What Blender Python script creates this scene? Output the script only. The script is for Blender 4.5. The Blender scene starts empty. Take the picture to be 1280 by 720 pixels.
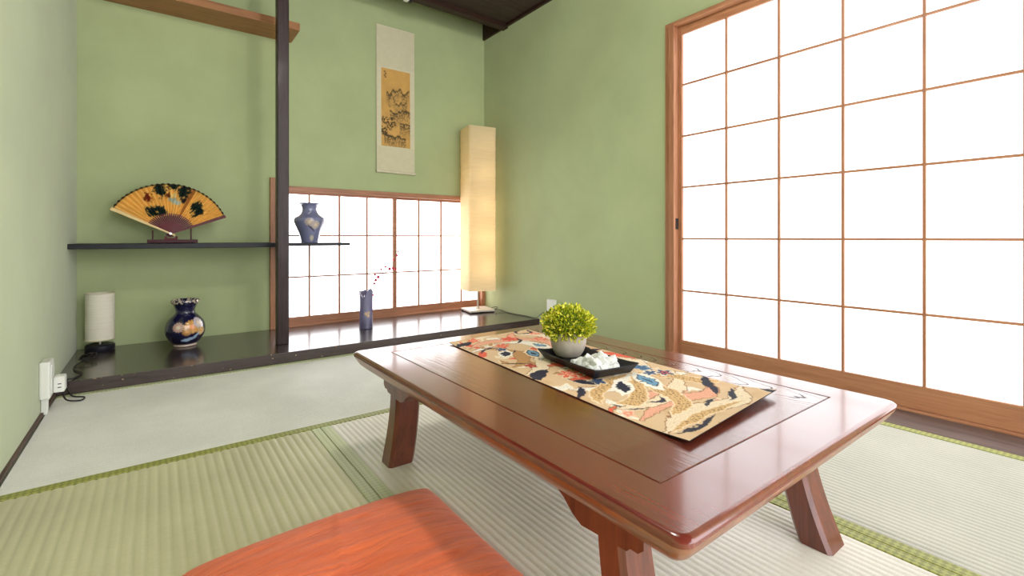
import bpy, bmesh, math, random
import numpy as np
from mathutils import Vector, Matrix

C = bpy.context.scene.collection
S = 0.70            # every length below is written in units of the eye height, 0.70 m
random.seed(7)
rng = np.random.default_rng(11)

# ------------------------------------------------------------------ camera
sc = bpy.context.scene
cam_d = bpy.data.cameras.new('camera')
cam_d.sensor_fit = 'HORIZONTAL'
cam_d.sensor_width = 36.0
cam_d.lens = 593.0 / 1280.0 * 36.0
cam_d.shift_y = -63.0 / 1280.0
cam_d.clip_start = 0.02
cam = bpy.data.objects.new('camera', cam_d)
cam.location = (0, 0, S)
cam.rotation_euler = (math.pi / 2, 0, -math.atan2(0.6, 0.8))
C.objects.link(cam)
sc.camera = cam

# ------------------------------------------------------------------ world and exposure
W = bpy.data.worlds.new('world')
sc.world = W
W.use_nodes = True
bg = W.node_tree.nodes['Background']
bg.inputs[0].default_value = (0.96, 0.97, 1.0, 1)
bg.inputs[1].default_value = 3.6
sc.view_settings.view_transform = 'Standard'
sc.view_settings.look = 'None'
sc.view_settings.gamma = 1.0
sc.view_settings.exposure = 0.36
sc.view_settings.use_curve_mapping = False
DOOR_E = 1.75        # daylight glowing through the paper of the sliding door
WIN_E = 2.9          # daylight glowing through the low window
PENDANT_W = 30.0     # the room's ceiling pendant

# ------------------------------------------------------------------ helpers
def srgb(r, g, b):
    def f(c):
        c /= 255.0
        return c / 12.92 if c <= 0.04045 else ((c + 0.055) / 1.055) ** 2.4
    return (f(r), f(g), f(b), 1.0)

def new_mat(name):
    m = bpy.data.materials.new(name)
    m.use_nodes = True
    nt = m.node_tree
    return m, nt, nt.nodes['Principled BSDF']

def N(nt, typ, **kw):
    n = nt.nodes.new(typ)
    for k, v in kw.items():
        setattr(n, k, v)
    return n

def coords(nt, scale=(1, 1, 1), rot=(0, 0, 0)):
    tc = N(nt, 'ShaderNodeTexCoord')
    mp = N(nt, 'ShaderNodeMapping')
    mp.inputs['Scale'].default_value = scale
    mp.inputs['Rotation'].default_value = rot
    nt.links.new(tc.outputs['Object'], mp.inputs['Vector'])
    return mp.outputs['Vector']

def noise(nt, vec, scale, detail=4, rough=0.55, dist=0.0):
    n = N(nt, 'ShaderNodeTexNoise')
    n.inputs['Scale'].default_value = scale
    n.inputs['Detail'].default_value = detail
    n.inputs['Roughness'].default_value = rough
    n.inputs['Distortion'].default_value = dist
    nt.links.new(vec, n.inputs['Vector'])
    return n.outputs['Fac']

def ramp(nt, fac, stops):
    r = N(nt, 'ShaderNodeValToRGB')
    el = r.color_ramp.elements
    while len(el) < len(stops):
        el.new(0.5)
    for e, (p, c) in zip(el, stops):
        e.position = p
        e.color = c
    nt.links.new(fac, r.inputs['Fac'])
    return r.outputs['Color']

def bump(nt, b, height, strength, dist=0.002, chain=None):
    n = N(nt, 'ShaderNodeBump')
    n.inputs['Strength'].default_value = strength
    n.inputs['Distance'].default_value = dist
    nt.links.new(height, n.inputs['Height'])
    if chain is not None:
        nt.links.new(chain, n.inputs['Normal'])
    nt.links.new(n.outputs['Normal'], b.inputs['Normal'])
    return n.outputs['Normal']

def plain(name, col, rough=0.5, spec=0.5, metal=0.0, coat=0.0, mottle=0.06, scale=30, bmp=0.0):
    m, nt, b = new_mat(name)
    v = coords(nt)
    f = noise(nt, v, scale)
    lo = tuple(c * (1 - mottle) for c in col[:3]) + (1,)
    hi = tuple(min(1, c * (1 + mottle)) for c in col[:3]) + (1,)
    nt.links.new(ramp(nt, f, [(0.3, lo), (0.7, hi)]), b.inputs['Base Color'])
    b.inputs['Roughness'].default_value = rough
    b.inputs['Specular IOR Level'].default_value = spec
    b.inputs['Metallic'].default_value = metal
    b.inputs['Coat Weight'].default_value = coat
    if bmp:
        bump(nt, b, f, bmp)
    return m

def wood(name, c1, c2, axis='Y', rough=0.4, spec=0.5, coat=0.0, fine=1.0, bmp=0.12, ior=1.5, coat_rough=0.08):
    m, nt, b = new_mat(name)
    k = {'X': (1.2, 14, 14), 'Y': (14, 1.2, 14), 'Z': (14, 14, 1.2)}[axis]
    v = coords(nt, k)
    f = noise(nt, v, 3.0 * fine, 6, 0.6, 0.6)
    k2 = {'X': (2, 160, 160), 'Y': (160, 2, 160), 'Z': (160, 160, 2)}[axis]
    v2 = coords(nt, k2)
    f2 = noise(nt, v2, 1.6 * fine, 3)
    mx = N(nt, 'ShaderNodeMath', operation='MULTIPLY_ADD')
    nt.links.new(f2, mx.inputs[0])
    mx.inputs[1].default_value = 0.35
    nt.links.new(f, mx.inputs[2])
    nt.links.new(ramp(nt, mx.outputs[0], [(0.45, c1), (0.62, tuple((a + d) / 2 for a, d in zip(c1, c2))), (0.85, c2)]), b.inputs['Base Color'])
    b.inputs['Roughness'].default_value = rough
    b.inputs['Specular IOR Level'].default_value = spec
    b.inputs['IOR'].default_value = ior
    b.inputs['Coat Weight'].default_value = coat
    b.inputs['Coat Roughness'].default_value = coat_rough
    b.inputs['Coat IOR'].default_value = 1.6
    if bmp:
        bump(nt, b, f2, bmp, 0.001)
    return m

def painted(name, rough=0.6, spec=0.4, coat=0.0, weave=0.0, weave_scale=900):
    """material that takes its print from the mesh's colour attribute"""
    m, nt, b = new_mat(name)
    a = N(nt, 'ShaderNodeVertexColor', layer_name='Col')
    nt.links.new(a.outputs['Color'], b.inputs['Base Color'])
    b.inputs['Roughness'].default_value = rough
    b.inputs['Specular IOR Level'].default_value = spec
    b.inputs['Coat Weight'].default_value = coat
    b.inputs['Coat Roughness'].default_value = 0.05
    if weave:
        f = noise(nt, coords(nt), weave_scale, 2)
        bump(nt, b, f, weave, 0.001)
    return m

class MB:
    def __init__(self):
        self.v, self.f = [], []
    def add(self, vs, fs):
        o = len(self.v)
        self.v += [tuple(p) for p in vs]
        self.f += [tuple(i + o for i in f) for f in fs]
        return self
    def box(self, x0, x1, y0, y1, z0, z1):
        vs = [(x, y, z) for z in (z0, z1) for y in (y0, y1) for x in (x0, x1)]
        return self.add(vs, [(0, 2, 3, 1), (4, 5, 7, 6), (0, 1, 5, 4), (2, 6, 7, 3), (0, 4, 6, 2), (1, 3, 7, 5)])
    def loft(self, rings, caps=(True, True), closed=True):
        n = len(rings[0])
        vs = [p for r in rings for p in r]
        fs = []
        for i in range(len(rings) - 1):
            for j in range(n if closed else n - 1):
                k = (j + 1) % n
                fs.append((i * n + j, i * n + k, (i + 1) * n + k, (i + 1) * n + j))
        if caps[0]:
            fs.append(tuple(range(n - 1, -1, -1)))
        if caps[1]:
            fs.append(tuple((len(rings) - 1) * n + j for j in range(n)))
        return self.add(vs, fs)
    def lathe(self, prof, c, n=48, caps=(True, True)):
        rings = []
        for r, z in prof:
            rings.append([(c[0] + r * math.cos(2 * math.pi * j / n), c[1] + r * math.sin(2 * math.pi * j / n), c[2] + z) for j in range(n)])
        return self.loft(rings, caps)
    def tube(self, pts, r, n=8):
        pts = [Vector(p) for p in pts]
        rs = r if isinstance(r, (list, tuple)) else [r] * len(pts)
        rings = []
        prev = None
        for i, p in enumerate(pts):
            t = (pts[min(i + 1, len(pts) - 1)] - pts[max(i - 1, 0)])
            t.normalize()
            if prev is None:
                a = Vector((0, 0, 1)) if abs(t.z) < 0.9 else Vector((1, 0, 0))
                u = t.cross(a).normalized()
            else:
                u = (prev - t * prev.dot(t))
                u = u.normalized() if u.length > 1e-6 else t.orthogonal().normalized()
            prev = u
            w = t.cross(u)
            rings.append([tuple(p + (u * math.cos(2 * math.pi * j / n) + w * math.sin(2 * math.pi * j / n)) * rs[i]) for j in range(n)])
        return self.loft(rings)
    def prism(self, poly, fn, a, b):
        """poly (2D) swept between a and b; fn(p, t) -> 3D"""
        return self.loft([[fn(p, a) for p in poly], [fn(p, b) for p in poly]])
    def rot(self, ang, c):
        ca, sa = math.cos(ang), math.sin(ang)
        self.v = [(c[0] + (x - c[0]) * ca - (y - c[1]) * sa, c[1] + (x - c[0]) * sa + (y - c[1]) * ca, z) for x, y, z in self.v]
        return self
    def build(self, name, mat, parent=None, loc=None, smooth=False, bevel=0.0, seg=2, cols=None):
        o0 = ORG[parent.name] if parent is not None else Vector(loc if loc is not None else (0, 0, 0))
        me = bpy.data.meshes.new(name)
        me.from_pydata([tuple((Vector(p) - o0) * S) for p in self.v], [], self.f)
        if cols is not None:
            a = me.color_attributes.new('Col', 'FLOAT_COLOR', 'POINT')
            arr = np.ones((len(self.v), 4), dtype=np.float32)
            arr[:, :3] = cols
            a.data.foreach_set('color', arr.ravel())
        bm = bmesh.new()
        bm.from_mesh(me)
        bmesh.ops.recalc_face_normals(bm, faces=bm.faces)
        if bevel:
            es = [e for e in bm.edges if len(e.link_faces) == 2 and e.calc_face_angle(0) > 0.5]
            bmesh.ops.bevel(bm, geom=es, offset=bevel * S, segments=seg, profile=0.5, affect='EDGES', clamp_overlap=True)
        bm.to_mesh(me)
        bm.free()
        if smooth:
            me.polygons.foreach_set('use_smooth', [True] * len(me.polygons))
            if smooth != 'all':
                me.set_sharp_from_angle(angle=math.radians(40))
        me.materials.append(mat)
        ob = bpy.data.objects.new(name, me)
        C.objects.link(ob)
        if parent is not None:
            ob.parent = parent
        else:
            ob.location = o0 * S
        ORG[ob.name] = o0
        return ob

ORG = {}
def tag(o, label=None, cat=None, group=None, kind=None):
    if label: o['label'] = label
    if cat: o['category'] = cat
    if group: o['group'] = group
    if kind: o['kind'] = kind
    return o

def thing(name, loc, label=None, cat=None, group=None, kind=None):
    o = bpy.data.objects.new(name, None)
    o.empty_display_size = 0.05
    C.objects.link(o)
    o.location = Vector(loc) * S
    ORG[o.name] = Vector(loc)
    return tag(o, label, cat, group, kind)

def B(*a):
    return MB().box(*a)

def spline(pts, n=12):
    """Catmull-Rom through pts"""
    P = [Vector(p) for p in pts]
    P = [P[0] * 2 - P[1]] + P + [P[-1] * 2 - P[-2]]
    out = []
    for i in range(1, len(P) - 2):
        for k in range(n):
            t = k / n
            a, b, c, d = P[i - 1], P[i], P[i + 1], P[i + 2]
            out.append(0.5 * ((2 * b) + (c - a) * t + (2 * a - 5 * b + 4 * c - d) * t * t + (3 * b - a - 3 * c + d) * t ** 3))
    out.append(P[-2])
    return out

# value noise for the prints
_perm = rng.random((64, 64))
def vnoise(x, y):
    xi, yi = np.floor(x).astype(int), np.floor(y).astype(int)
    fx, fy = x - xi, y - yi
    fx = fx * fx * (3 - 2 * fx); fy = fy * fy * (3 - 2 * fy)
    g = lambda i, j: _perm[i % 64, j % 64]
    return (g(xi, yi) * (1 - fx) + g(xi + 1, yi) * fx) * (1 - fy) + (g(xi, yi + 1) * (1 - fx) + g(xi + 1, yi + 1) * fx) * fy
def fbm(x, y, o=4):
    s, a, t = 0, 0.5, 0
    for k in range(o):
        s = s + a * vnoise(x * 2 ** k + 7.3 * k, y * 2 ** k + 3.1 * k); t += a; a *= 0.5
    return s / t
def mixc(col, mask, c):
    m = np.clip(mask, 0, 1)[:, None]
    return col * (1 - m) + np.array(c[:3])[None, :] * m
def soft(d, w):
    """1 inside (d<0), fading over w"""
    return np.clip(0.5 - d / w, 0, 1)

# ------------------------------------------------------------------ materials
def plaster(name, c):
    m, nt, b = new_mat(name)
    v = coords(nt)
    f1 = noise(nt, v, 1.8, 5, 0.6)
    f2 = noise(nt, v, 260, 3)
    lo = tuple(x * 0.90 for x in c[:3]) + (1,)
    hi = tuple(x * 1.08 for x in c[:3]) + (1,)
    nt.links.new(ramp(nt, f1, [(0.3, lo), (0.7, hi)]), b.inputs['Base Color'])
    b.inputs['Roughness'].default_value = 0.75
    b.inputs['Specular IOR Level'].default_value = 0.4
    b.inputs['Sheen Weight'].default_value = 0.35
    b.inputs['Sheen Roughness'].default_value = 0.5
    bump(nt, b, f2, 0.25, 0.0015)
    return m

M = {}
M['wall'] = plaster('green_plaster', srgb(173, 184, 138))
M['ceil'] = wood('ceiling_wood', srgb(56, 46, 40), srgb(72, 60, 52), 'X', 0.7, 0.2)
M['dark_trim'] = wood('dark_trim_wood', srgb(34, 20, 16), srgb(58, 36, 28), 'X', 0.5, 0.3)
M['post'] = wood('post_lacquer', srgb(36, 26, 26), srgb(62, 46, 46), 'Z', 0.42, 0.25, 0.05)
M['platform'] = wood('platform_lacquer', srgb(48, 36, 36), srgb(74, 58, 56), 'X', 0.26, 0.6, 0.5, coat_rough=0.14)
M['frame'] = wood('frame_wood_upright', srgb(142, 92, 64), srgb(178, 124, 90), 'Z', 0.45, 0.4)
M['frame_y'] = wood('frame_wood_along', srgb(156, 104, 72), srgb(188, 134, 98), 'Y', 0.45, 0.4)
M['frame_x'] = wood('frame_wood_across', srgb(146, 96, 70), srgb(182, 128, 98), 'X', 0.45, 0.4)
M['shelf_brown'] = wood('brown_shelf_wood', srgb(134, 86, 50), srgb(172, 118, 76), 'X', 0.45, 0.4)
M['shelf_black'] = plain('black_lacquer', srgb(24, 24, 30), 0.38, 0.25)
M['floorboard'] = wood('old_floorboard', srgb(66, 48, 42), srgb(104, 82, 74), 'Y', 0.55, 0.35)
M['table'] = wood('table_wood', srgb(100, 34, 24), srgb(122, 48, 34), 'Y', 0.24, 0.5, 0.8, ior=1.5, coat_rough=0.10, bmp=0.02)
M['table_edge'] = wood('table_edge_wood', srgb(98, 48, 22), srgb(168, 96, 48), 'Y', 0.3, 0.5, 0.3, fine=1.6)
M['leg'] = wood('table_leg_wood', srgb(78, 34, 24), srgb(120, 60, 42), 'Z', 0.28, 0.5, 0.4)

def table_panel_mat():
    m, nt, b = new_mat('table_panel_wood')
    v = coords(nt, (9, 0.8, 1))
    f = noise(nt, v, 4.0, 6, 0.6, 0.8)
    v2 = coords(nt, (150, 3, 1))
    f2 = noise(nt, v2, 1.5, 3)
    base = ramp(nt, f, [(0.3, srgb(100, 42, 30)), (0.7, srgb(122, 58, 42))])
    # cathedral growth rings, fine lines cut in the panel: y - K (x - xc)^2 wobbled by noise
    tc = N(nt, 'ShaderNodeTexCoord')
    sx = N(nt, 'ShaderNodeSeparateXYZ')
    nt.links.new(tc.outputs['Object'], sx.inputs[0])
    def mth(op, a_, b_=None, c_=None):
        n = N(nt, 'ShaderNodeMath', operation=op)
        for i_, q in enumerate((a_, b_, c_)):
            if q is None: continue
            if isinstance(q, (int, float)): n.inputs[i_].default_value = q
            else: nt.links.new(q, n.inputs[i_])
        return n.outputs[0]
    wob = noise(nt, coords(nt, (5, 2.2, 1)), 1.6, 4, 0.6)
    dx = mth('ADD', sx.outputs['X'], -0.265)
    ph = mth('MULTIPLY_ADD', mth('MULTIPLY', dx, dx), -55.0, sx.outputs['Y'])
    ph = mth('MULTIPLY_ADD', wob, 0.24, ph)
    fr_ = mth('FRACT', mth('MULTIPLY', ph, 15.0))
    msk = mth('SMOOTH_MIN', 1.0, mth('MAXIMUM', mth('MULTIPLY_ADD', sx.outputs['X'], 9.0, -0.25), mth('MULTIPLY_ADD', sx.outputs['Y'], -12.0, -4.6)), 0.1)
    msk = mth('MAXIMUM', msk, 0.0)
    ln = ramp(nt, fr_, [(0.0, (0, 0, 0, 1)), (0.03, (1, 1, 1, 1)), (0.09, (1, 1, 1, 1)), (0.13, (0, 0, 0, 1))])
    line = mth('MULTIPLY', ln, msk)
    mx = N(nt, 'ShaderNodeMix', data_type='RGBA')
    nt.links.new(line, mx.inputs['Factor'])
    nt.links.new(base, mx.inputs['A'])
    mx.inputs['B'].default_value = srgb(50, 22, 18)
    nt.links.new(mx.outputs['Result'], b.inputs['Base Color'])
    inv = N(nt, 'ShaderNodeMath', operation='MULTIPLY_ADD')
    nt.links.new(line, inv.inputs[0]); inv.inputs[1].default_value = -1.0
    nt.links.new(f2, inv.inputs[2])
    bn = bump(nt, b, inv.outputs[0], 0.35, 0.001)
    nt.links.new(mth('MULTIPLY_ADD', line, -0.7, 0.8), b.inputs['Coat Weight'])
    nt.links.new(mth('MULTIPLY_ADD', line, -0.45, 0.5), b.inputs['Specular IOR Level'])
    nt.links.new(bn, b.inputs['Coat Normal'])
    b.inputs['Roughness'].default_value = 0.24
    b.inputs['IOR'].default_value = 1.5
    b.inputs['Coat IOR'].default_value = 1.6
    b.inputs['Coat Roughness'].default_value = 0.10
    return m
M['panel'] = table_panel_mat()

def paper(name, col, e):
    m, nt, b = new_mat(name)
    f = noise(nt, coords(nt), 5, 3)
    nt.links.new(ramp(nt, f, [(0.2, tuple(c * 0.97 for c in col[:3]) + (1,)), (0.8, col)]), b.inputs['Base Color'])
    nt.links.new(ramp(nt, f, [(0.2, tuple(c * 0.97 for c in col[:3]) + (1,)), (0.8, col)]), b.inputs['Emission Color'])
    b.inputs['Emission Strength'].default_value = e
    b.inputs['Roughness'].default_value = 0.6
    b.inputs['Specular IOR Level'].default_value = 0.2
    return m
M['door_paper'] = paper('door_paper', (0.86, 0.88, 0.93, 1), DOOR_E)
M['window_paper'] = paper('window_paper', (0.95, 0.96, 1.0, 1), WIN_E)

def tatami(name, c, across):
    m, nt, b = new_mat(name)
    k = (60, 500, 60) if across == 'Y' else (500, 60, 60)
    f = noise(nt, coords(nt, k), 1.0, 3)
    f2 = noise(nt, coords(nt), 3.0, 4)
    mx = N(nt, 'ShaderNodeMath', operation='MULTIPLY_ADD')
    nt.links.new(f, mx.inputs[0]); mx.inputs[1].default_value = 0.5
    nt.links.new(f2, mx.inputs[2])
    lo = tuple(x * 0.86 for x in c[:3]) + (1,)
    hi = tuple(min(1, x * 1.1) for x in c[:3]) + (1,)
    nt.links.new(ramp(nt, mx.outputs[0], [(0.5, lo), (1.0, hi)]), b.inputs['Base Color'])
    b.inputs['Roughness'].default_value = 0.5
    b.inputs['Specular IOR Level'].default_value = 0.45
    b.inputs['Sheen Weight'].default_value = 0.25
    b.inputs['Sheen Roughness'].default_value = 0.4
    bump(nt, b, f, 0.3, 0.001)
    return m
M['tatami_a'] = tatami('tatami_straw', srgb(196, 191, 152), 'Y')
M['tatami_b'] = tatami('tatami_straw_shade_lifted', srgb(232, 226, 214), 'Y')  # same straw, lightened to offset the shade under the table
M['tatami_e'] = tatami('tatami_straw_glare_dimmed', srgb(180, 177, 162), 'Y')  # same straw, darkened to hold back the strong light beside the door
M['tatami_x'] = tatami('tatami_straw_across', srgb(228, 226, 220), 'X')  # same straw, paled: the window's sheen is put into its colour

def heri(name, c1, c2):
    m, nt, b = new_mat(name)
    ch = N(nt, 'ShaderNodeTexChecker')
    nt.links.new(coords(nt, (1, 1, 1), (0, 0, math.radians(45))), ch.inputs['Vector'])
    ch.inputs['Scale'].default_value = 95
    ch.inputs['Color1'].default_value = c1
    ch.inputs['Color2'].default_value = c2
    nt.links.new(ch.outputs['Color'], b.inputs['Base Color'])
    b.inputs['Roughness'].default_value = 0.55
    bump(nt, b, ch.outputs['Fac'], 0.3, 0.0006)
    return m
M['heri_dark'] = heri('olive_cloth_binding', srgb(164, 164, 84), srgb(130, 134, 62))
M['heri_pale'] = heri('pale_green_cloth_binding', srgb(206, 210, 172), srgb(188, 195, 152))
M['white_plastic'] = plain('white_plastic', srgb(232, 232, 226), 0.4, 0.5, mottle=0.01)
M['cable'] = plain('black_cable', srgb(26, 26, 28), 0.5, 0.4)
M['chrome'] = plain('brushed_steel', srgb(200, 196, 190), 0.3, 0.5, metal=1.0, mottle=0.02)
M['black_base'] = plain('black_lamp_base', srgb(28, 28, 38), 0.4, 0.5)
M['steel_base'] = plain('pale_lamp_base', srgb(214, 204, 194), 0.35, 0.5, mottle=0.02)

def shade_mat(name, c, trans, sc_z, emis=0.0):
    m, nt, b = new_mat(name)
    v = coords(nt, (6, 6, sc_z))
    f = noise(nt, v, 1.0, 4, 0.6)
    lo = tuple(x * 0.93 for x in c[:3]) + (1,)
    col = ramp(nt, f, [(0.35, lo), (0.65, c)])
    nt.links.new(col, b.inputs['Base Color'])
    b.inputs['Roughness'].default_value = 0.8
    b.inputs['Specular IOR Level'].default_value = 0.15
    n = bump(nt, b, f, 0.5, 0.006)
    tr = N(nt, 'ShaderNodeBsdfTranslucent')
    nt.links.new(col, tr.inputs['Color'])
    mix = N(nt, 'ShaderNodeMixShader')
    mix.inputs[0].default_value = trans
    nt.links.new(b.outputs[0], mix.inputs[1])
    nt.links.new(tr.outputs[0], mix.inputs[2])
    nt.links.new(mix.outputs[0], nt.nodes['Material Output'].inputs['Surface'])
    return m
M['floor_shade'] = shade_mat('crinkled_paper_shade', srgb(238, 220, 184), 0.4, 110)
M['small_shade'] = shade_mat('ribbed_cream_shade', srgb(250, 244, 226), 0.12, 260)
M['scroll'] = painted('scroll_print', 0.75, 0.2, weave=0.15)
M['runner'] = painted('runner_print', 0.75, 0.25, weave=0.4, weave_scale=700)
M['fan'] = painted('fan_print', 0.45, 0.4)
M['vase'] = painted('glazed_vase', 0.18, 0.6, coat=0.8)
M['fan_rib'] = plain('red_lacquer_rib', srgb(94, 22, 32), 0.45, 0.3, mottle=0.15, scale=60)
M['fan_stand'] = plain('dark_red_lacquer_stand', srgb(70, 18, 26), 0.45, 0.3)
M['concrete'] = plain('pale_concrete', srgb(176, 164, 152), 0.85, 0.2, mottle=0.1, scale=45, bmp=0.3)
M['tray'] = plain('black_glaze', srgb(34, 32, 38), 0.42, 0.35)
M['stone'] = plain('white_marble', srgb(222, 222, 220), 0.55, 0.4, mottle=0.04, scale=60, bmp=0.15)
M['foliage'] = painted('yellow_green_leaf', 0.5, 0.3)
M['twig'] = plain('twig_bark', srgb(120, 70, 72), 0.7)
M['blossom'] = plain('red_blossom', srgb(214, 70, 92), 0.6, mottle=0.25, scale=120)

def cushion_mat():
    m, nt, b = new_mat('coral_cloth')
    v = coords(nt, (5, 40, 20), (0, 0, 0.12))
    f = noise(nt, v, 1.2, 5, 0.6, 0.8)
    v2 = coords(nt, (90, 700, 90), (0, 0, 0.05))
    f2 = noise(nt, v2, 1.0, 3)
    nt.links.new(ramp(nt, f, [(0.25, srgb(208, 82, 34)), (0.75, srgb(248, 126, 74))]), b.inputs['Base Color'])
    b.inputs['Roughness'].default_value = 0.75
    b.inputs['Sheen Weight'].default_value = 0.45
    b.inputs['Sheen Tint'].default_value = srgb(255, 190, 180)
    n = bump(nt, b, f2, 0.25, 0.001)
    bump(nt, b, f, 0.7, 0.014, n)
    return m
M['cushion'] = cushion_mat()

# ------------------------------------------------------------------ the room
XL, XR, YB, YF = -0.52, 3.47, 5.24, -2.1
HT = 4.0
tag(B(XL - 0.2, XR + 0.2, YF, YB + 0.2, -0.16, -0.08).build('floor', M['floorboard']), kind='structure')
tag(B(XL - 0.15, XL, YF, YB + 0.15, -0.08, HT).build('wall_left', M['wall']), kind='structure')
wx0, wx1, wz0, wz1 = 0.905, XR, 0.083, 1.524
wb = MB().box(XL, wx0, YB, YB + 0.15, -0.08, HT)
wb.box(wx0, XR, YB, YB + 0.15, wz1, HT).box(wx0, XR, YB, YB + 0.15, -0.08, wz0)
tag(wb.build('wall_back', M['wall']), kind='structure')
dy0, dy1, dz1 = -0.125, 2.44, 2.80
wr = MB().box(XR, XR + 0.15, dy1, YB + 0.15, -0.08, HT).box(XR, XR + 0.15, dy0, dy1, dz1, HT).box(XR, XR + 0.15, YF, dy0, -0.08, HT)
tag(wr.build('wall_right', M['wall']), kind='structure')
cl = MB().box(XL, XR, YF, 4.71, 3.64, 3.72).box(XL, XR, 4.81, YB, HT - 0.05, HT)
tag(cl.build('ceiling', M['ceil']), kind='structure')
tag(B(XL, XR, 4.71, 4.81, 3.58, HT - 0.05).build('trim_1', M['dark_trim'], bevel=0.004), kind='structure')
tag(B(XR - 0.03, XR, YF, 4.71, 3.60, 3.64).build('trim_2', M['dark_trim']), kind='structure')
tag(B(XR - 0.025, XR, 4.81, YB, 3.60, HT - 0.05).build('trim_3', M['dark_trim']), kind='structure')
tag(B(XL, XL + 0.03, YF, 4.71, 3.60, 3.64).build('trim_4', M['dark_trim']), kind='structure')
tag(B(XL, XL + 0.014, YF, 4.11, 0.0, 0.016).build('baseboard_left', M['floorboard']), kind='structure')
tag(B(3.166, XR - 0.01, YF, 4.11, -0.08, 0.002).build('trim_5', M['floorboard'], bevel=0.004), kind='structure')

# low window in the alcove wall
win = thing('window_1', (2.18, YB, 0.083), kind='structure')
B(wx0, 0.965, YB - 0.035, YB + 0.09, wz0, 1.60).build('jamb', M['frame'], win, bevel=0.004)
B(XR - 0.05, XR - 0.001, YB - 0.03, YB + 0.09, wz0, 1.472).build('jamb', M['frame'], win, bevel=0.004)
B(0.965, XR - 0.001, YB - 0.035, YB + 0.09, 1.472, 1.524).build('header', M['frame_x'], win, bevel=0.004)
B(0.965, XR - 0.05, YB - 0.02, YB + 0.09, wz0, 0.102).build('sill', M['frame_x'], win, bevel=0.003)
def sash_x(x0, x1, yf, cols, rows, st):
    f = MB()
    f.box(x0, cols[0], yf, yf + 0.035, 0.102, 1.472).box(cols[-1], x1, yf, yf + 0.035, 0.102, 1.472)
    f.box(cols[0], cols[-1], yf, yf + 0.035, 0.102, rows[0]).box(cols[0], cols[-1], yf, yf + 0.035, rows[-1], 1.472)
    s = f.build('sash', M['frame_x'], win)
    t = 0.0095
    for x in cols[1:-1]:
        B(x - t, x + t, yf + 0.004, yf + 0.02, rows[0], rows[-1]).build('muntin', M['frame'], s)
    for i in range(len(cols) - 1):
        for z in rows[1:-1]:
            B(cols[i] + (t if i else 0), cols[i + 1] - (t if i < len(cols) - 2 else 0), yf + 0.006, yf + 0.02, z - t * 0.8, z + t * 0.8).build('muntin', M['frame_x'], s)
    for i in range(len(cols) - 1):
        for j in range(len(rows) - 1):
            B(cols[i], cols[i + 1], yf + 0.021, yf + 0.025, rows[j], rows[j + 1]).build('pane', M['window_paper'], s)
rowsW = [0.182, 0.592, 1.022, 1.447]
sash_x(0.966, 2.25, YB + 0.005, [0.984, 1.284, 1.594, 1.899, 2.205], rowsW, 0.04)
sash_x(2.205, XR - 0.051, YB + 0.043, [2.25, 2.552, 2.856, 3.148, 3.40], rowsW, 0.04)

# big sliding paper door in the right wall
door = thing('door_1', (XR, 1.0, 0.0), kind='structure')
j1 = MB().box(XR - 0.018, XR + 0.10, 2.388, 2.44, 0.0, 2.80).box(XR - 0.045, XR + 0.10, 2.337, 2.388, 0.0, 2.778)
j1.build('jamb', M['frame'], door, bevel=0.004)
j2 = MB().box(XR - 0.018, XR + 0.10, dy0, 2.388, 2.778, 2.80).box(XR - 0.045, XR + 0.10, dy0, 2.337, 2.752, 2.778)
j2.build('header', M['frame_y'], door, bevel=0.004)
B(XR - 0.012, XR + 0.10, dy0, 2.337, -0.08, 0.012).build('sill', M['frame_y'], door, bevel=0.003)
B(XR - 0.018, XR + 0.012, 2.331, 2.337, 1.07, 1.16).build('latch', M['cable'], door)
colsD = [2.303, 1.925, 1.540, 1.152, 0.752, 0.36, -0.03]
rowsD = [0.149, 0.561, 0.990, 1.417, 1.841, 2.268, 2.685]
xf = XR + 0.018
f = MB().box(xf, xf + 0.04, colsD[0], 2.336, 0.014, 2.751).box(xf, xf + 0.04, -0.084, colsD[-1], 0.014, 2.751)
s1 = f.build('sash', M['frame'], door, bevel=0.002)
B(xf + 0.002, xf + 0.04, colsD[-1], colsD[0], 0.014, rowsD[0]).build('bottom_rail', M['frame_y'], s1, bevel=0.002)
B(xf + 0.002, xf + 0.04, colsD[-1], colsD[0], rowsD[-1], 2.751).build('top_rail', M['frame_y'], s1, bevel=0.002)
t = 0.0070
for y in colsD[1:-1]:
    B(xf + 0.004, xf + 0.022, y - t, y + t, rowsD[0], rowsD[-1]).build('muntin', M['frame'], s1)
for i in range(6):
    for z in rowsD[1:-1]:
        B(xf + 0.006, xf + 0.022, colsD[i + 1] + (t if i < 5 else 0), colsD[i] - (t if i else 0), z - t * 1.0, z + t * 1.0).build('muntin', M['frame_y'], s1)
for i in range(6):
    for j in range(6):
        B(xf + 0.023, xf + 0.028, colsD[i + 1], colsD[i], rowsD[j], rowsD[j + 1]).build('pane', M['door_paper'], s1)
B(XR - 0.03, XR + 0.10, dy0, -0.085, 0.0, 2.752).build('jamb', M['frame'], door, bevel=0.004)

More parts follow.
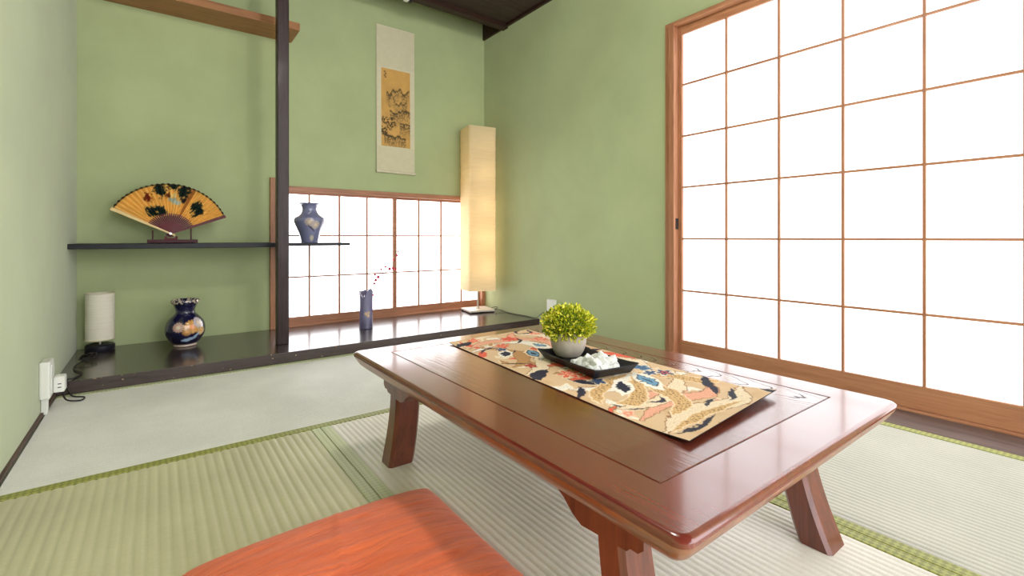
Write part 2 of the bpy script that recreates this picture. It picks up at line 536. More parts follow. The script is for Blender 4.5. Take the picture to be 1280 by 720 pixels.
# ------------------------------------------------------------------ tatami mats
def mat_ribs_y(x0, x1, y0, y1, pitch):
    """ribs run along y: corrugated sheet on a straw core"""
    n = max(4, int(round((x1 - x0) / pitch)))
    prof = [(-0.0, -0.0035), (0.16, -0.0010), (0.38, 0.0), (0.62, 0.0), (0.84, -0.0010)]
    xs = []
    for i in range(n):
        for a, dz in prof:
            xs.append((x0 + (x1 - x0) * (i + a) / n, dz))
    xs.append((x1, -0.0035))
    mb = MB()
    m = len(xs)
    vs = [(x, y0, z) for x, z in xs] + [(x, y1, z) for x, z in xs]
    mb.add(vs, [(i, i + 1, m + i + 1, m + i) for i in range(m - 1)])
    mb.box(x0, x1, y0, y1, -0.08, -0.006)
    return mb
def mat_ribs_x(x0, x1, y0, y1, pitch):
    mb = mat_ribs_y(y0, y1, x0, x1, pitch)
    mb.v = [(y, x, z) for x, y, z in mb.v]
    return mb
def tatami_mat(rect, ribs, pitch, bands, label, mk):
    x0, x1, y0, y1 = rect
    t = thing('tatami_mat', ((x0 + x1) / 2, (y0 + y1) / 2, -0.08), label, 'mat')
    ax0, ax1, ay0, ay1 = rect
    for (side, w, hm) in bands:
        if side == 'l': r = (x0, x0 + w, y0, y1); ax0 = x0 + w
        if side == 'r': r = (x1 - w, x1, y0, y1); ax1 = x1 - w
        if side == 'n': r = (x0, x1, y0, y0 + w); ay0 = y0 + w
        if side == 'f': r = (x0, x1, y1 - w, y1); ay1 = y1 - w
        B(r[0], r[1], r[2], r[3], -0.08, 0.0015).build('cloth_border', M[hm], t, bevel=0.0022)
    fn = mat_ribs_y if ribs == 'y' else mat_ribs_x
    fn(ax0, ax1, ay0, ay1, pitch).build('woven_straw', M[mk], t, smooth='all')
    return t
g = 0.002
tatami_mat((XL + 0.02, 0.69 - g, YF, 2.603 - g), 'y', 0.034, [('r', 0.043, 'heri_pale')], 'tatami mat with wide ribs at lower left, between left wall and cushion', 'tatami_a')
tatami_mat((0.69 + g, 1.905 - g, YF, 2.603 - g), 'y', 0.0268, [('l', 0.048, 'heri_pale'), ('r', 0.046, 'heri_dark')], 'tatami mat lying under the low table', 'tatami_b')
tatami_mat((1.905 + g, 3.164, YF, 2.603 - g), 'y', 0.0268, [('l', 0.046, 'heri_dark'), ('r', 0.055, 'heri_dark')], 'pale tatami mat at right, along the sliding paper door', 'tatami_e')
tatami_mat((XL + 0.02, 3.164, 2.603 + g, 4.105), 'x', 0.0268, [('n', 0.052, 'heri_dark'), ('f', 0.055, 'heri_pale')], 'pale tatami mat lying crosswise in front of the dark alcove platform', 'tatami_x')

# ------------------------------------------------------------------ alcove
pl = thing('alcove_platform', (1.47, 4.67, 0), 'low dark lacquered platform of the alcove with a worn front edge', 'platform')
B(XL, XR, 4.11, YB, 0.0, 0.083).build('board', M['platform'], pl, bevel=0.004)
ch = MB()
for k in range(24):
    x = XL + 0.15 + (XR - XL - 1.2) * random.random() ** 1.4
    z = random.choice([0.081, 0.08, 0.012, 0.03, 0.05, 0.078])
    w = random.uniform(0.003, 0.009)
    a = [(x + w * math.cos(q) * random.uniform(.6, 1), 4.1092, z + 0.5 * w * math.sin(q)) for q in np.linspace(0, 2 * math.pi, 7)[:-1]]
    b = [(p[0], 4.1101, p[2]) for p in a]
    ch.loft([a, b])
o = ch.build('edge_chips', plain('bare_wood_chip', srgb(170, 140, 110), 0.8), pl)
o['label'] = 'pale worn chips along the front edge'; o['kind'] = 'stuff'

px, py, pw = 0.872, 4.475, 0.046
tag(B(px - pw, px + pw, py - pw, py + pw, 0.083, 3.64).build('alcove_post', M['post'], None, (px, py, 0.083), bevel=0.006), 'dark square wooden post standing on the alcove platform', 'post')

bs = thing('wall_shelf', (0.3, YB, 0.915), 'thin black lacquered shelf with the open fan on it', 'shelf')
B(XL, 0.90, 4.72, YB, 0.913, 0.953).build('shelf_board', M['shelf_black'], bs, bevel=0.003)
o = B(0.90, 1.545, 4.74, YB - 0.036, 0.922, 0.950).build('shelf_board', M['shelf_black'], bs, bevel=0.003)
tag(B(XL, 1.106, 4.872, YB, 2.99, 3.06).build('high_shelf', M['shelf_brown'], None, (0.3, YB, 2.99), bevel=0.003), 'thick brown wooden shelf high on the wall behind the post', 'shelf')

# hanging scroll
sx0, sx1, sz0, sz1 = 1.998, 2.465, 1.745, 3.428
sr = thing('hanging_scroll', ((sx0 + sx1) / 2, YB, sz0), 'tall cream hanging scroll with an ink mountain landscape', 'scroll')
nx, nz = 96, 300
uu, vv = np.meshgrid(np.linspace(0, 1, nx), np.linspace(0, 1, nz))
u, v = uu.ravel(), vv.ravel()
X = sx0 + (sx1 - sx0) * u
Z = sz0 + 0.02 + (sz1 - sz0 - 0.02) * v
Y = YB - 0.008 - 0.012 * (1 - v) - 0.004 * np.sin(u * 3.14) * np.sin(v * 9)
col = np.tile(np.array(srgb(214, 206, 178)[:3]), (len(u), 1))
col *= (0.93 + 0.12 * fbm(u * 14, v * 60))[:, None]
col = mixc(col, 0.25 * ((v > 0.72) | (v < 0.17)), srgb(196, 188, 158))
a0, a1 = (2.054 - sx0) / (sx1 - sx0), (2.408 - sx0) / (sx1 - sx0)
b0, b1 = (2.052 - sz0 - .02) / (sz1 - sz0 - .02), (2.948 - sz0 - .02) / (sz1 - sz0 - .02)
P = (u - a0) / (a1 - a0); Q = (v - b0) / (b1 - b0)
inside = (P > 0) & (P < 1) & (Q > 0) & (Q < 1)
tan = np.tile(np.array(srgb(206, 160, 92)[:3]), (len(u), 1)) * (0.88 + 0.25 * fbm(P * 5, Q * 12))[:, None]
ink = srgb(58, 52, 44)
n1 = fbm(P * 14 + 3, Q * 30); n2 = fbm(P * 30, Q * 70 + 5)
def ridge(c, amp, f, ph, thick, x0, x1, dens):
    global tan
    h = c + amp * (fbm(P * f + ph, P * 0 + ph * 2.3) - 0.5) * 2
    line = soft(np.abs(Q - h) - thick, 0.015) * (P > x0) * (P < x1)
    tan = mixc(tan, line * 0.9, ink)
    body = np.clip(1 - (h - Q) / 0.20, 0, 1) * (Q < h) * (P > x0) * (P < x1)
    tan = mixc(tan, body * 0.42 * dens, srgb(120, 104, 74))
    tan = mixc(tan, body * (n2 > 0.50) * dens, ink)
ridge(0.70, 0.16, 4.0, 1.7, 0.010, 0.18, 0.97, 0.7)
ridge(0.60, 0.14, 5.0, 5.1, 0.008, 0.25, 0.9, 0.55)
ridge(0.49, 0.10, 4.0, 9.2, 0.012, 0.3, 1.0, 0.75)
ridge(0.30, 0.05, 5.0, 3.3, 0.008, 0.62, 1.0, 0.9)
ridge(0.10, 0.08, 4.5, 2.2, 0.012, 0.1, 0.85, 0.85)
for (cx, cy, r) in ((0.14, 0.33, .13), (0.40, 0.29, .12), (0.10, 0.2, .14), (0.36, .36, .07), (0.28, 0.24, .09)):
    d = np.hypot(P - cx, (Q - cy) * 2.5) - r * (0.5 + n1)
    tan = mixc(tan, soft(d, 0.05) * (n2 > 0.44) * 0.9, srgb(48, 46, 40))
for (cx, cy) in ((0.12, 0.955), (0.15, 0.93), (0.12, 0.905), (0.15, 0.885)):
    tan = mixc(tan, soft(np.maximum(np.abs(P - cx) - .03, np.abs(Q - cy) - .008), 0.01) * 0.8, ink)
col = np.where(inside[:, None], tan, col)
mb = MB()
fs = [(j * nx + i, j * nx + i + 1, (j + 1) * nx + i + 1, (j + 1) * nx + i) for j in range(nz - 1) for i in range(nx - 1)]
mb.add(list(zip(X, Y, Z)), fs)
mb.build('painted_paper', M['scroll'], sr, smooth='all', cols=col)
M['scroll_plain'] = plain('scroll_mount', srgb(214, 206, 182), 0.7, mottle=0.04)
MB().tube([(sx0 - 0.006, YB - 0.022, sz0 + 0.012), (sx1 + 0.012, YB - 0.022, sz0 + 0.012)], 0.0155, 16).build('bottom_roller', M['scroll_plain'], sr, smooth=True)
MB().tube([(sx0, YB - 0.008, sz1), (sx1, YB - 0.008, sz1)], 0.006, 10).build('top_rod', M['scroll_plain'], sr, smooth=True)

# fitting under the alcove beam
sp = thing('ceiling_fitting', (2.17, 4.775, 3.58), 'small black and white fitting under the dark ceiling beam', 'fitting')
MB().lathe([(0.03, 0), (0.03, -0.012), (0.018, -0.02), (0.018, -0.032)], (2.20, 4.775, 3.58), 20).build('black_mount', M['cable'], sp, smooth=True)
B(2.13, 2.18, 4.75, 4.80, 3.55, 3.58).build('white_clip', M['white_plastic'], sp, bevel=0.004)

# ------------------------------------------------------------------ vases
def fill_lathe(prof, c, n, name, parent, colfn):
    mb = MB().lathe(prof, c, n)
    th = np.tile(np.linspace(0, 2 * math.pi, n, endpoint=False), len(prof))
    zz = np.repeat([p[1] for p in prof], n)
    rr = np.repeat([p[0] for p in prof], n)
    return mb.build(name, M['vase'], parent, smooth='all', cols=colfn(th, zz, rr))
def prof_curve(pts, m):
    sp_ = spline([(r, 0, z) for r, z in pts], m)
    return [(p.x, p.z) for p in sp_]
def mum(col, a, z, ca, cz, r, cin, cout, petals=13):
    d = np.hypot(a - ca, z - cz)
    ang = np.arctan2(z - cz, a - ca)
    edge = r * (0.82 + 0.2 * np.abs(np.cos(ang * petals / 2)))
    k = soft(d - edge, r * 0.15)
    shade = 0.5 + 0.5 * np.cos(ang * petals)
    cc = mixc(np.tile(np.array(cout[:3]), (len(a), 1)), (shade < 0.35) * 0.5, tuple(x * 0.45 for x in cout[:3]))
    cc = mixc(cc, soft(d - r * 0.38, r * 0.2), cin)
    m = k[:, None]
    return col * (1 - m) + cc * m

def vase_cols(c, H, base, flowers, leaf, rimcol, zrim):
    view = math.atan2(-c[1], -c[0])
    def fn(th, zz, rr):
        a = (th - view + math.pi) % (2 * math.pi) - math.pi      # 0 faces the room, + to the right seen from it
        a = a * 0.13
        col = np.tile(np.array(base[:3]), (len(th), 1))
        for (ca, cz, r, ci, co) in flowers:
            col = mum(col, a, zz, ca, cz, r, ci, co)
        for (ca, cz, ang, L, w, lc) in leaf:
            dx, dz = a - ca, zz - cz
            p = dx * math.cos(ang) + dz * math.sin(ang); q = -dx * math.sin(ang) + dz * math.cos(ang)
            k = soft(np.abs(q) - w * np.sqrt(np.clip(1 - (p / L) ** 2, 0, 1)), 0.004) * (np.abs(p) < L)
            col = mixc(col, k, lc)
        r_ = fbm(th * 9, zz * 60)
        col = mixc(col, (zz > zrim) * (r_ > 0.5) * 0.8, rimcol)
        return col
    return fn
gold, pink, cream_, lblue = srgb(226, 166, 84), srgb(214, 172, 158), srgb(232, 216, 196), srgb(170, 196, 222)

c1 = (0.198, 4.90, 0.083)
v1 = thing('vase', c1, 'round cobalt blue vase with gold flowers standing on the dark platform', 'vase')
pr = prof_curve([(0.078, 0.016), (0.108, 0.045), (0.140, 0.105), (0.1445, 0.155), (0.132, 0.205), (0.098, 0.25), (0.072, 0.278), (0.070, 0.305), (0.084, 0.345), (0.102, 0.366), (0.102, 0.385), (0.094, 0.389), (0.07, 0.35), (0.055, 0.30)], 8)
fl = [(-0.045, 0.175, 0.040, cream_, pink), (0.045, 0.172, 0.056, srgb(236, 140, 60), gold), (0.10, 0.20, 0.045, cream_, srgb(220, 206, 210)), (0.012, 0.135, 0.032, gold, srgb(196, 140, 70)), (0.115, 0.13, 0.035, gold, srgb(230, 190, 130)),
      (-0.25, 0.16, 0.05, gold, pink), (0.3, 0.15, 0.05, gold, cream_)]
lf = [(0.03, 0.072, 0.15, 0.055, 0.011, lblue), (0.07, 0.09, 0.8, 0.04, 0.010, lblue), (0.0, 0.06, -0.1, 0.035, 0.008, lblue)]
fill_lathe(pr, c1, 140, 'body', v1, vase_cols(c1, 0.4, srgb(24, 24, 62), fl, lf, srgb(220, 200, 180), 0.36))
MB().lathe([(0.074, 0), (0.082, 0.006), (0.080, 0.018)], c1, 48).build('foot_ring', plain('pale_gold_ring', srgb(206, 186, 172), 0.25, 0.6), v1, smooth=True)

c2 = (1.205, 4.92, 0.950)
v2 = thing('vase', c2, 'haze-paled blue shouldered vase with a flared lip on the black shelf, against the window', 'vase')
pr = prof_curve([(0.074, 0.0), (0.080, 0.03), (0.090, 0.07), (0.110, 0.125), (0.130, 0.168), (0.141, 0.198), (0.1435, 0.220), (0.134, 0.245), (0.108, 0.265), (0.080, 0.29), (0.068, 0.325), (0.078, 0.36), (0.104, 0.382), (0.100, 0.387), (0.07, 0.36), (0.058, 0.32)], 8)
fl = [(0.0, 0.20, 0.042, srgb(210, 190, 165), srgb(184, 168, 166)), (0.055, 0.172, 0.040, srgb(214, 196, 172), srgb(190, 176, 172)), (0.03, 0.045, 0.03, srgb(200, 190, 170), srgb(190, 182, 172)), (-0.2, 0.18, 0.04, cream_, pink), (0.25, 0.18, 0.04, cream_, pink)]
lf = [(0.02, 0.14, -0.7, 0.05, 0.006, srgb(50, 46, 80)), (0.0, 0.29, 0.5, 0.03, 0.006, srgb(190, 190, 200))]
fill_lathe(pr, c2, 140, 'body', v2, vase_cols(c2, 0.4, srgb(118, 121, 158), fl, lf, srgb(130, 136, 165), 0.376))  # blue paled: haze from the window behind is put into the glaze colour

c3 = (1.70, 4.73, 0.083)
v3 = thing('vase', c3, 'tall cylindrical haze-paled blue vase with a notched rim standing before the window', 'vase')
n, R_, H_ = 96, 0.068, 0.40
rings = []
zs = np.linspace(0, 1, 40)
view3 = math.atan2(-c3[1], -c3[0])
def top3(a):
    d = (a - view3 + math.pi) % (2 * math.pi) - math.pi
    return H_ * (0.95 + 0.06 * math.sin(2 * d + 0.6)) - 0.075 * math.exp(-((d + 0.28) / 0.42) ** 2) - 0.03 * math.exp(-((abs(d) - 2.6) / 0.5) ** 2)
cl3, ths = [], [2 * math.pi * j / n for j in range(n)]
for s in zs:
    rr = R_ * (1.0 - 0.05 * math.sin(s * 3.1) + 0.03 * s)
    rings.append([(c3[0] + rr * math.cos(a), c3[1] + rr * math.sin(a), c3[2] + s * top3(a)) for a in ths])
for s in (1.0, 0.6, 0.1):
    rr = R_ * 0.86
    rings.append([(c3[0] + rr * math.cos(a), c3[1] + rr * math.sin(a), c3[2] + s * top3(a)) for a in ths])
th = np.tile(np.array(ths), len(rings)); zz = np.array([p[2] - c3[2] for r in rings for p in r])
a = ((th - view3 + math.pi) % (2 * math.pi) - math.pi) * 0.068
col = np.tile(np.array(srgb(124, 120, 156)[:3]), (len(th), 1))  # lightened blue, window bloom painted into the base colour
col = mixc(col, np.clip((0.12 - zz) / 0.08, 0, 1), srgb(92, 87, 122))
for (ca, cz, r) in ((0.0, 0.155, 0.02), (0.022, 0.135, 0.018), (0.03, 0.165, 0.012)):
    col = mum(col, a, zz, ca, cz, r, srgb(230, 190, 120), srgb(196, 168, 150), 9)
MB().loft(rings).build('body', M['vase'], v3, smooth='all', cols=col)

# red blossom twig standing in the notched vase
tw = thing('blossom_twig', (c3[0], c3[1], 0.30), 'thin bare twig with small red blossoms leaning out of the notched vase', 'flowers')
right = Vector((0.8, -0.6, 0)); tow = Vector((-0.6, -0.8, 0))
c3v = Vector((c3[0], c3[1], 0))
def tp(dx, z, dz=0.0):
    return c3v + right * dx + tow * dz + Vector((0, 0, z))
pts = spline([tp(-0.03, 0.12), tp(0.03, 0.44), tp(0.13, 0.60), tp(0.24, 0.68), tp(0.28, 0.76), tp(0.325, 0.86)], 8)
mb = MB().tube(pts, [0.004 - 0.0028 * i / len(pts) for i in range(len(pts))], 6)
mb.tube(spline([tp(0.035, 0.45), tp(0.085, 0.54, .01), tp(0.10, 0.63, .02)], 6), 0.0016, 5)
mb.tube(spline([tp(0.13, 0.60), tp(0.16, 0.68), tp(0.20, 0.71, -.02)], 6), 0.0014, 5)
mb.tube(spline([tp(0.24, 0.68), tp(0.29, 0.68), tp(0.315, 0.69, .01)], 6), 0.0014, 5)
mb.build('stem', M['twig'], tw, smooth='all')
def blossom(dx, z, r, dz=0.0):
    p = tp(dx, z, dz)
    b = MB()
    tl = random.uniform(-.6, .6)
    for k in range(5):
        a = k * 2 * math.pi / 5 + tl
        ax = (right * math.cos(a) + Vector((0, 0, 1)) * math.sin(a) + tow * 0.35).normalized()
        sd = ax.cross(tow).normalized()
        q = [p, p + ax * r * .5 + sd * r * .38 + tow * r * .2, p + ax * r, p + ax * r * .5 - sd * r * .38 + tow * r * .2, p + ax * r * .5 - tow * r * .12]
        b.add([tuple(x) for x in q], [(0, 1, 2), (0, 2, 3), (0, 4, 1), (0, 3, 4), (1, 4, 2), (3, 2, 4)])
    b.build('blossom', M['blossom'], tw)
for (dx, z, r) in ((0.035, 0.425, .03), (0.05, 0.45, .022), (0.085, 0.535, .018), (0.10, 0.57, .02), (0.092, 0.625, .016), (0.125, 0.60, .022), (0.155, 0.68, .016), (0.20, 0.705, .016),
                   (0.24, 0.685, .022), (0.275, 0.69, .02), (0.30, 0.68, .016), (0.285, 0.775, .016), (0.315, 0.82, .016), (0.325, 0.86, .013), (0.075, 0.42, .014)):
    blossom(dx, z, r)

# ------------------------------------------------------------------ folding fan on its stand
fo = Vector((0.097, 4.95, 1.034))
fan = thing('folding_fan', tuple(fo), 'open gold folding fan painted with pine clusters on the black shelf', 'fan')
tilt = math.radians(8)
R0, R1 = 0.155, 0.432
A0, A1 = math.radians(152.5), math.radians(21.5)
def fp(r, a, d):
    x = r * math.cos(a); z = r * math.sin(a)
    return (fo.x + x, fo.y + z * math.sin(tilt) + d, fo.z + z * math.cos(tilt))
nf, sub, nr = 26, 6, 40
na = nf * sub + 1
vs, cs_a, cs_r = [], [], []
for i in range(na):
    a = A0 + (A1 - A0) * i / (na - 1)
    ph = (i / sub) % 1.0
    tri = abs(ph * 2 - 1)
    for j in range(nr + 1):
        s = j / nr
        r = R0 + (R1 - R0) * s
        r += 0.006 * s * (tri - 0.5) * 2 if j == nr else 0
        d = (tri - 0.5) * 0.034 * (0.4 + 0.6 * s) + 0.06 * (i / (na - 1) - 0.5)
        vs.append(fp(r, a, d)); cs_a.append(i / (na - 1)); cs_r.append(s)
fs = [(i * (nr + 1) + j, i * (nr + 1) + j + 1, (i + 1) * (nr + 1) + j + 1, (i + 1) * (nr + 1) + j) for i in range(na - 1) for j in range(nr)]
ua = np.array(cs_a); us = np.array(cs_r)
col = np.tile(np.array(srgb(242, 192, 104)[:3]), (len(vs), 1)) * (0.9 + 0.25 * fbm(ua * 40, us * 6))[:, None]
col = mixc(col, np.clip(0.12 - ua, 0, 1) * 6, srgb(232, 190, 112))
col = mixc(col, 0.45 * (np.abs(((ua * nf) % 1) - 0.5) > 0.40), srgb(190, 128, 54))
col = mixc(col, (np.abs(ua - 0.655) < 0.022) * 0.75, srgb(170, 96, 44))
pn = fbm(ua * 60, us * 18)
aa = ua * 1.55                      # arc length against radius
def cluster(ca, cr, ra, rr, c, thr=0.44):
    global col
    d = np.hypot((ua - ca) / ra, (us - cr) / rr)
    col = mixc(col, (d < 0.75 + 0.6 * (pn - 0.5) * 2) * ((pn > thr) | (d < 0.5)), c)
pine = srgb(28, 44, 40)
cluster(0.39, 0.80, 0.075, 0.27, pine, .38); cluster(0.50, 0.92, 0.07, 0.16, pine, .38); cluster(0.585, 0.80, 0.075, 0.32, pine, .38); cluster(0.615, 0.56, .03, .14, srgb(40, 34, 40))
cluster(0.225, 0.24, 0.11, 0.22, pine, .38); cluster(0.335, 0.17, 0.10, 0.22, pine, .38)
cluster(0.765, 0.52, 0.065, 0.24, pine, .38); cluster(0.83, 0.42, 0.065, 0.24, pine, .38)
cluster(0.27, 0.66, 0.042, 0.18, srgb(128, 44, 28), 0.2)
cluster(0.50, 0.50, 0.06, 0.10, srgb(168, 186, 178), 0.35); cluster(0.545, 0.42, 0.05, 0.10, srgb(190, 206, 198), 0.4)
cluster(0.45, 0.62, 0.03, 0.10, srgb(120, 60, 30), 0.4); cluster(0.51, 0.64, 0.03, 0.10, srgb(232, 214, 150), 0.3)
col = mixc(col, us > 0.965, srgb(46, 26, 22))
MB().add(vs, fs).build('fan_leaf', M['fan'], fan, cols=col)
for i in range(nf + 1):
    a = A0 + (A1 - A0) * i / nf
    d = 0.06 * (i / nf - 0.5)
    w = 0.0044
    if i in (0, nf):
        continue
    r_a, r_b = -0.03, R0 + 0.02
    q = [fp(r_a, a - 0, d + .010)]
    def rp(r, off, dd):
        x, y, z = fp(r, a, dd)
        return (x - math.sin(a) * off, y, z + math.cos(a) * off)
    rg = [[rp(r, -ww, d - .004), rp(r, ww, d - .004), rp(r, ww, d), rp(r, -ww, d)] for r, ww in ((r_a, .006), (0.02, .0035), (r_b, w))]
    MB().loft(rg).build('rib', M['fan_rib'], fan)
M['fan_guard'] = plain('pale_gold_guard', srgb(226, 196, 136), 0.35, 0.5)
for (a, d, mk, nm) in ((A0, -0.035, 'fan_guard', 'pale gold left guard'), (A1, 0.025, 'fan_rib', 'red lacquered right guard')):
    def rp(r, off, dd):
        x, y, z = fp(r, a, dd)
        return (x - math.sin(a) * off, y, z + math.cos(a) * off)
    rg = [[rp(r, -ww, d - .006), rp(r, ww, d - .006), rp(r, ww, d + .002), rp(r, -ww, d + .002)] for r, ww in ((-0.035, .007), (0.04, .006), (R1 * .5, .010), (R1 + .004, .013))]
    o = MB().loft(rg).build('guard', M[mk], fan); o['label'] = nm
MB().tube([(fo.x, fo.y - 0.045, fo.z), (fo.x, fo.y + 0.035, fo.z)], 0.009, 12).build('rivet', M['chrome'], fan, smooth=True)

fst = thing('fan_stand', (0.11, 4.95, 0.953), 'small dark red stand with thin uprights under the open fan', 'stand')
B(-0.06, 0.288, 4.905, 4.927, 0.955, 0.984).build('foot_bar', M['fan_stand'], fst, bevel=0.003)
B(-0.04, 0.27, 4.985, 5.01, 0.953, 0.978).build('foot_bar', M['fan_stand'], fst, bevel=0.003)
for x in (-0.03, 0.235):
    B(x, x + 0.02, 4.905, 5.01, 0.953, 0.968).build('cross_bar', M['fan_stand'], fst, bevel=0.002)
for x, top in ((0.238, 1.105), (-0.03, 1.06)):
    B(x, x + 0.011, 5.0, 5.012, 0.97, top).build('upright', M['fan_stand'], fst, bevel=0.002)
MB().box(0.055, 0.145, 4.908, 4.925, 0.984, 0.998).box(0.055, 0.072, 4.908, 4.925, 0.998, 1.012).box(0.128, 0.145, 4.908, 4.925, 0.998, 1.012).build('cradle', M['fan_rib'], fst, bevel=0.002)

# ------------------------------------------------------------------ small lamp in the corner
lc = (-0.365, 5.09, 0.083)
lm = thing('table_lamp', lc, 'small lamp with a cream cylinder shade and black base in the alcove corner', 'lamp')
MB().lathe([(0.090, 0.0), (0.095, 0.006), (0.096, 0.045), (0.088, 0.053)], lc, 40).build('base', M['black_base'], lm, smooth=True)
MB().lathe([(0.008, 0.05), (0.008, 0.12), (0.014, 0.122), (0.014, 0.17), (0.004, 0.172)], lc, 16).build('pole', M['chrome'], lm, smooth=True)
Rr = 0.093
MB().lathe([(Rr, 0.092), (Rr, 0.466), (Rr - .004, 0.466), (Rr - .004, 0.092)], lc, 64, (False, False)).build('lamp_shade', M['small_shade'], lm, smooth=True)
M['tape'] = plain('cream_tape', srgb(226, 214, 178), 0.7)
for z in (0.092, 0.466):
    MB().tube([(lc[0] + Rr * math.cos(q), lc[1] + Rr * math.sin(q), lc[2] + z) for q in np.linspace(0, 2 * math.pi, 41)], 0.003, 6).build('shade_rim', M['tape'], lm, smooth='all')
sp3 = MB()
for k in range(3):
    q = k * 2.094
    sp3.tube([(lc[0], lc[1], lc[2] + .165), (lc[0] + Rr * math.cos(q), lc[1] + Rr * math.sin(q), lc[2] + .12)], 0.002, 5)
sp3.build('shade_spider', M['chrome'], lm)

# ------------------------------------------------------------------ tall paper floor lamp
fc = (3.205, 4.985, 0.083)
fl_ = thing('floor_lamp', fc, 'tall lit floor lamp with a square crinkled paper shade in the corner', 'lamp')
ang = math.radians(-11)
hb = 0.165
MB().box(fc[0] - hb, fc[0] + hb, fc[1] - hb, fc[1] + hb, 0.095, 0.118).rot(ang, fc).build('base', M['steel_base'], fl_, bevel=0.005)
for sx in (-1, 1):
    for sy in (-1, 1):
        MB().lathe([(0.014, 0), (0.014, 0.013)], (fc[0] + sx * (hb - .02), fc[1] + sy * (hb - .02), 0.083), 12).rot(ang, fc).build('foot_pad', M['black_base'], fl_)
MB().lathe([(0.010, 0.03), (0.010, 2.2)], fc, 14).build('pole', M['chrome'], fl_, smooth=True)
MB().lathe([(0.02, 0.035), (0.02, 0.05), (0.01, 0.055)], fc, 14).build('collar', M['chrome'], fl_, smooth=True)
hs, rc = 0.176, 0.03
ring = []
for (sx, sy, a0_) in ((1, 1, 0), (-1, 1, 90), (-1, -1, 180), (1, -1, 270)):
    for k in range(7):
        q = math.radians(a0_ + k * 15)
        ring.append((sx * (hs - rc) + rc * math.cos(q), sy * (hs - rc) + rc * math.sin(q)))
    nx_ = {(1, 1): (-1, 1), (-1, 1): (-1, -1), (-1, -1): (1, -1), (1, -1): (1, 1)}[(sx, sy)]
    p0 = ring[-1]; q0 = math.radians(a0_ + 90)
    p1 = (nx_[0] * (hs - rc) + rc * math.cos(q0), nx_[1] * (hs - rc) + rc * math.sin(q0))
    for k in range(1, 10):
        ring.append((p0[0] + (p1[0] - p0[0]) * k / 10, p0[1] + (p1[1] - p0[1]) * k / 10))
rings = []
nzs = 150
for i in range(nzs + 1):
    s = i / nzs
    z = 0.35 + 2.0 * s
    rr = []
    for k, (x, y) in enumerate(ring):
        w = 1 + 0.012 * (vnoise(np.array([k * 0.35]), np.array([i * 0.9]))[0] - 0.5) * 2 - 0.012 * math.sin(s * math.pi)
        rr.append((fc[0] + x * w, fc[1] + y * w, z))
    rings.append(rr)
MB().loft(rings, (False, False)).rot(ang, fc).build('lamp_shade', M['floor_shade'], fl_, smooth='all')
for z in (0.36, 2.34):
    fr = MB()
    fr.box(fc[0] - hs + .02, fc[0] + hs - .02, fc[1] - .004, fc[1] + .004, z, z + .008).box(fc[0] - .004, fc[0] + .004, fc[1] - hs + .02, fc[1] + hs - .02, z, z + .008)
    fr.rot(ang, fc).build('shade_frame', M['chrome'], fl_)
for z, e in ((0.62, 0.55), (1.0, 0.55), (1.4, 0.5), (1.8, 0.4), (2.15, 0.25)):
    ld = bpy.data.lights.new('lamp_bulb', 'POINT')
    ld.energy = e; ld.color = (1.0, 0.80, 0.52); ld.shadow_soft_size = 0.07
    lo_ = bpy.data.objects.new('lamp_bulb', ld)
    C.objects.link(lo_); lo_.parent = fl_
    lo_.location = Vector((0.03, -0.03, z - 0.083)) * S

# ceiling pendant of the room (above the frame), gives the room's warm white light
pc = (1.25, 1.45, 3.62)
pd = thing('pendant_lamp', pc, 'round white ceiling pendant hanging above the low table', 'lamp')
MB().lathe([(0.09, 0.02), (0.09, 0.0), (0.06, -0.02)], pc, 32).build('ceiling_rose', M['white_plastic'], pd, smooth=True)
MB().tube([(pc[0], pc[1], pc[2] - .01), (pc[0], pc[1], pc[2] - .18)], 0.006, 8).build('cord', M['cable'], pd)
MB().lathe([(0.02, -0.17), (0.16, -0.18), (0.30, -0.20), (0.30, -0.205), (0.16, -0.187), (0.02, -0.178)], pc, 48).build('lamp_shade', M['white_plastic'], pd, smooth=True)
ld = bpy.data.lights.new('pendant_bulb', 'POINT')
ld.energy = PENDANT_W; ld.color = (1.0, 0.96, 0.90); ld.shadow_soft_size = 0.09
lo_ = bpy.data.objects.new('pendant_bulb', ld)
C.objects.link(lo_); lo_.parent = pd
lo_.location = Vector((0, 0, -0.36)) * S

# ------------------------------------------------------------------ outlets and cables
ob = thing('outlet_box', (XL, 3.76, 0.0), 'tall white surface outlet box low on the left wall', 'outlet')
B(XL, XL + 0.045, 3.67, 3.80, 0.095, 0.305).build('housing', M['white_plastic'], ob, bevel=0.008)
B(XL, XL + 0.03, 3.715, 3.755, 0.0, 0.094).build('conduit', M['white_plastic'], ob, bevel=0.006)
B(XL + 0.045, XL + 0.05, 3.69, 3.78, 0.12, 0.28).build('face_plate', M['white_plastic'], ob, bevel=0.004)
ad = thing('plug_adapter', (XL + 0.05, 3.77, 0.1), 'small white cube plug adapter on the left wall outlet', 'plug')
B(XL + 0.051, XL + 0.10, 3.72, 3.80, 0.115, 0.205).build('housing', M['white_plastic'], ad, bevel=0.008)
for z in (0.142, 0.162):
    B(XL + 0.07, XL + 0.085, 3.7185, 3.7205, z, z + 0.005).build('slot', M['cable'], ad)

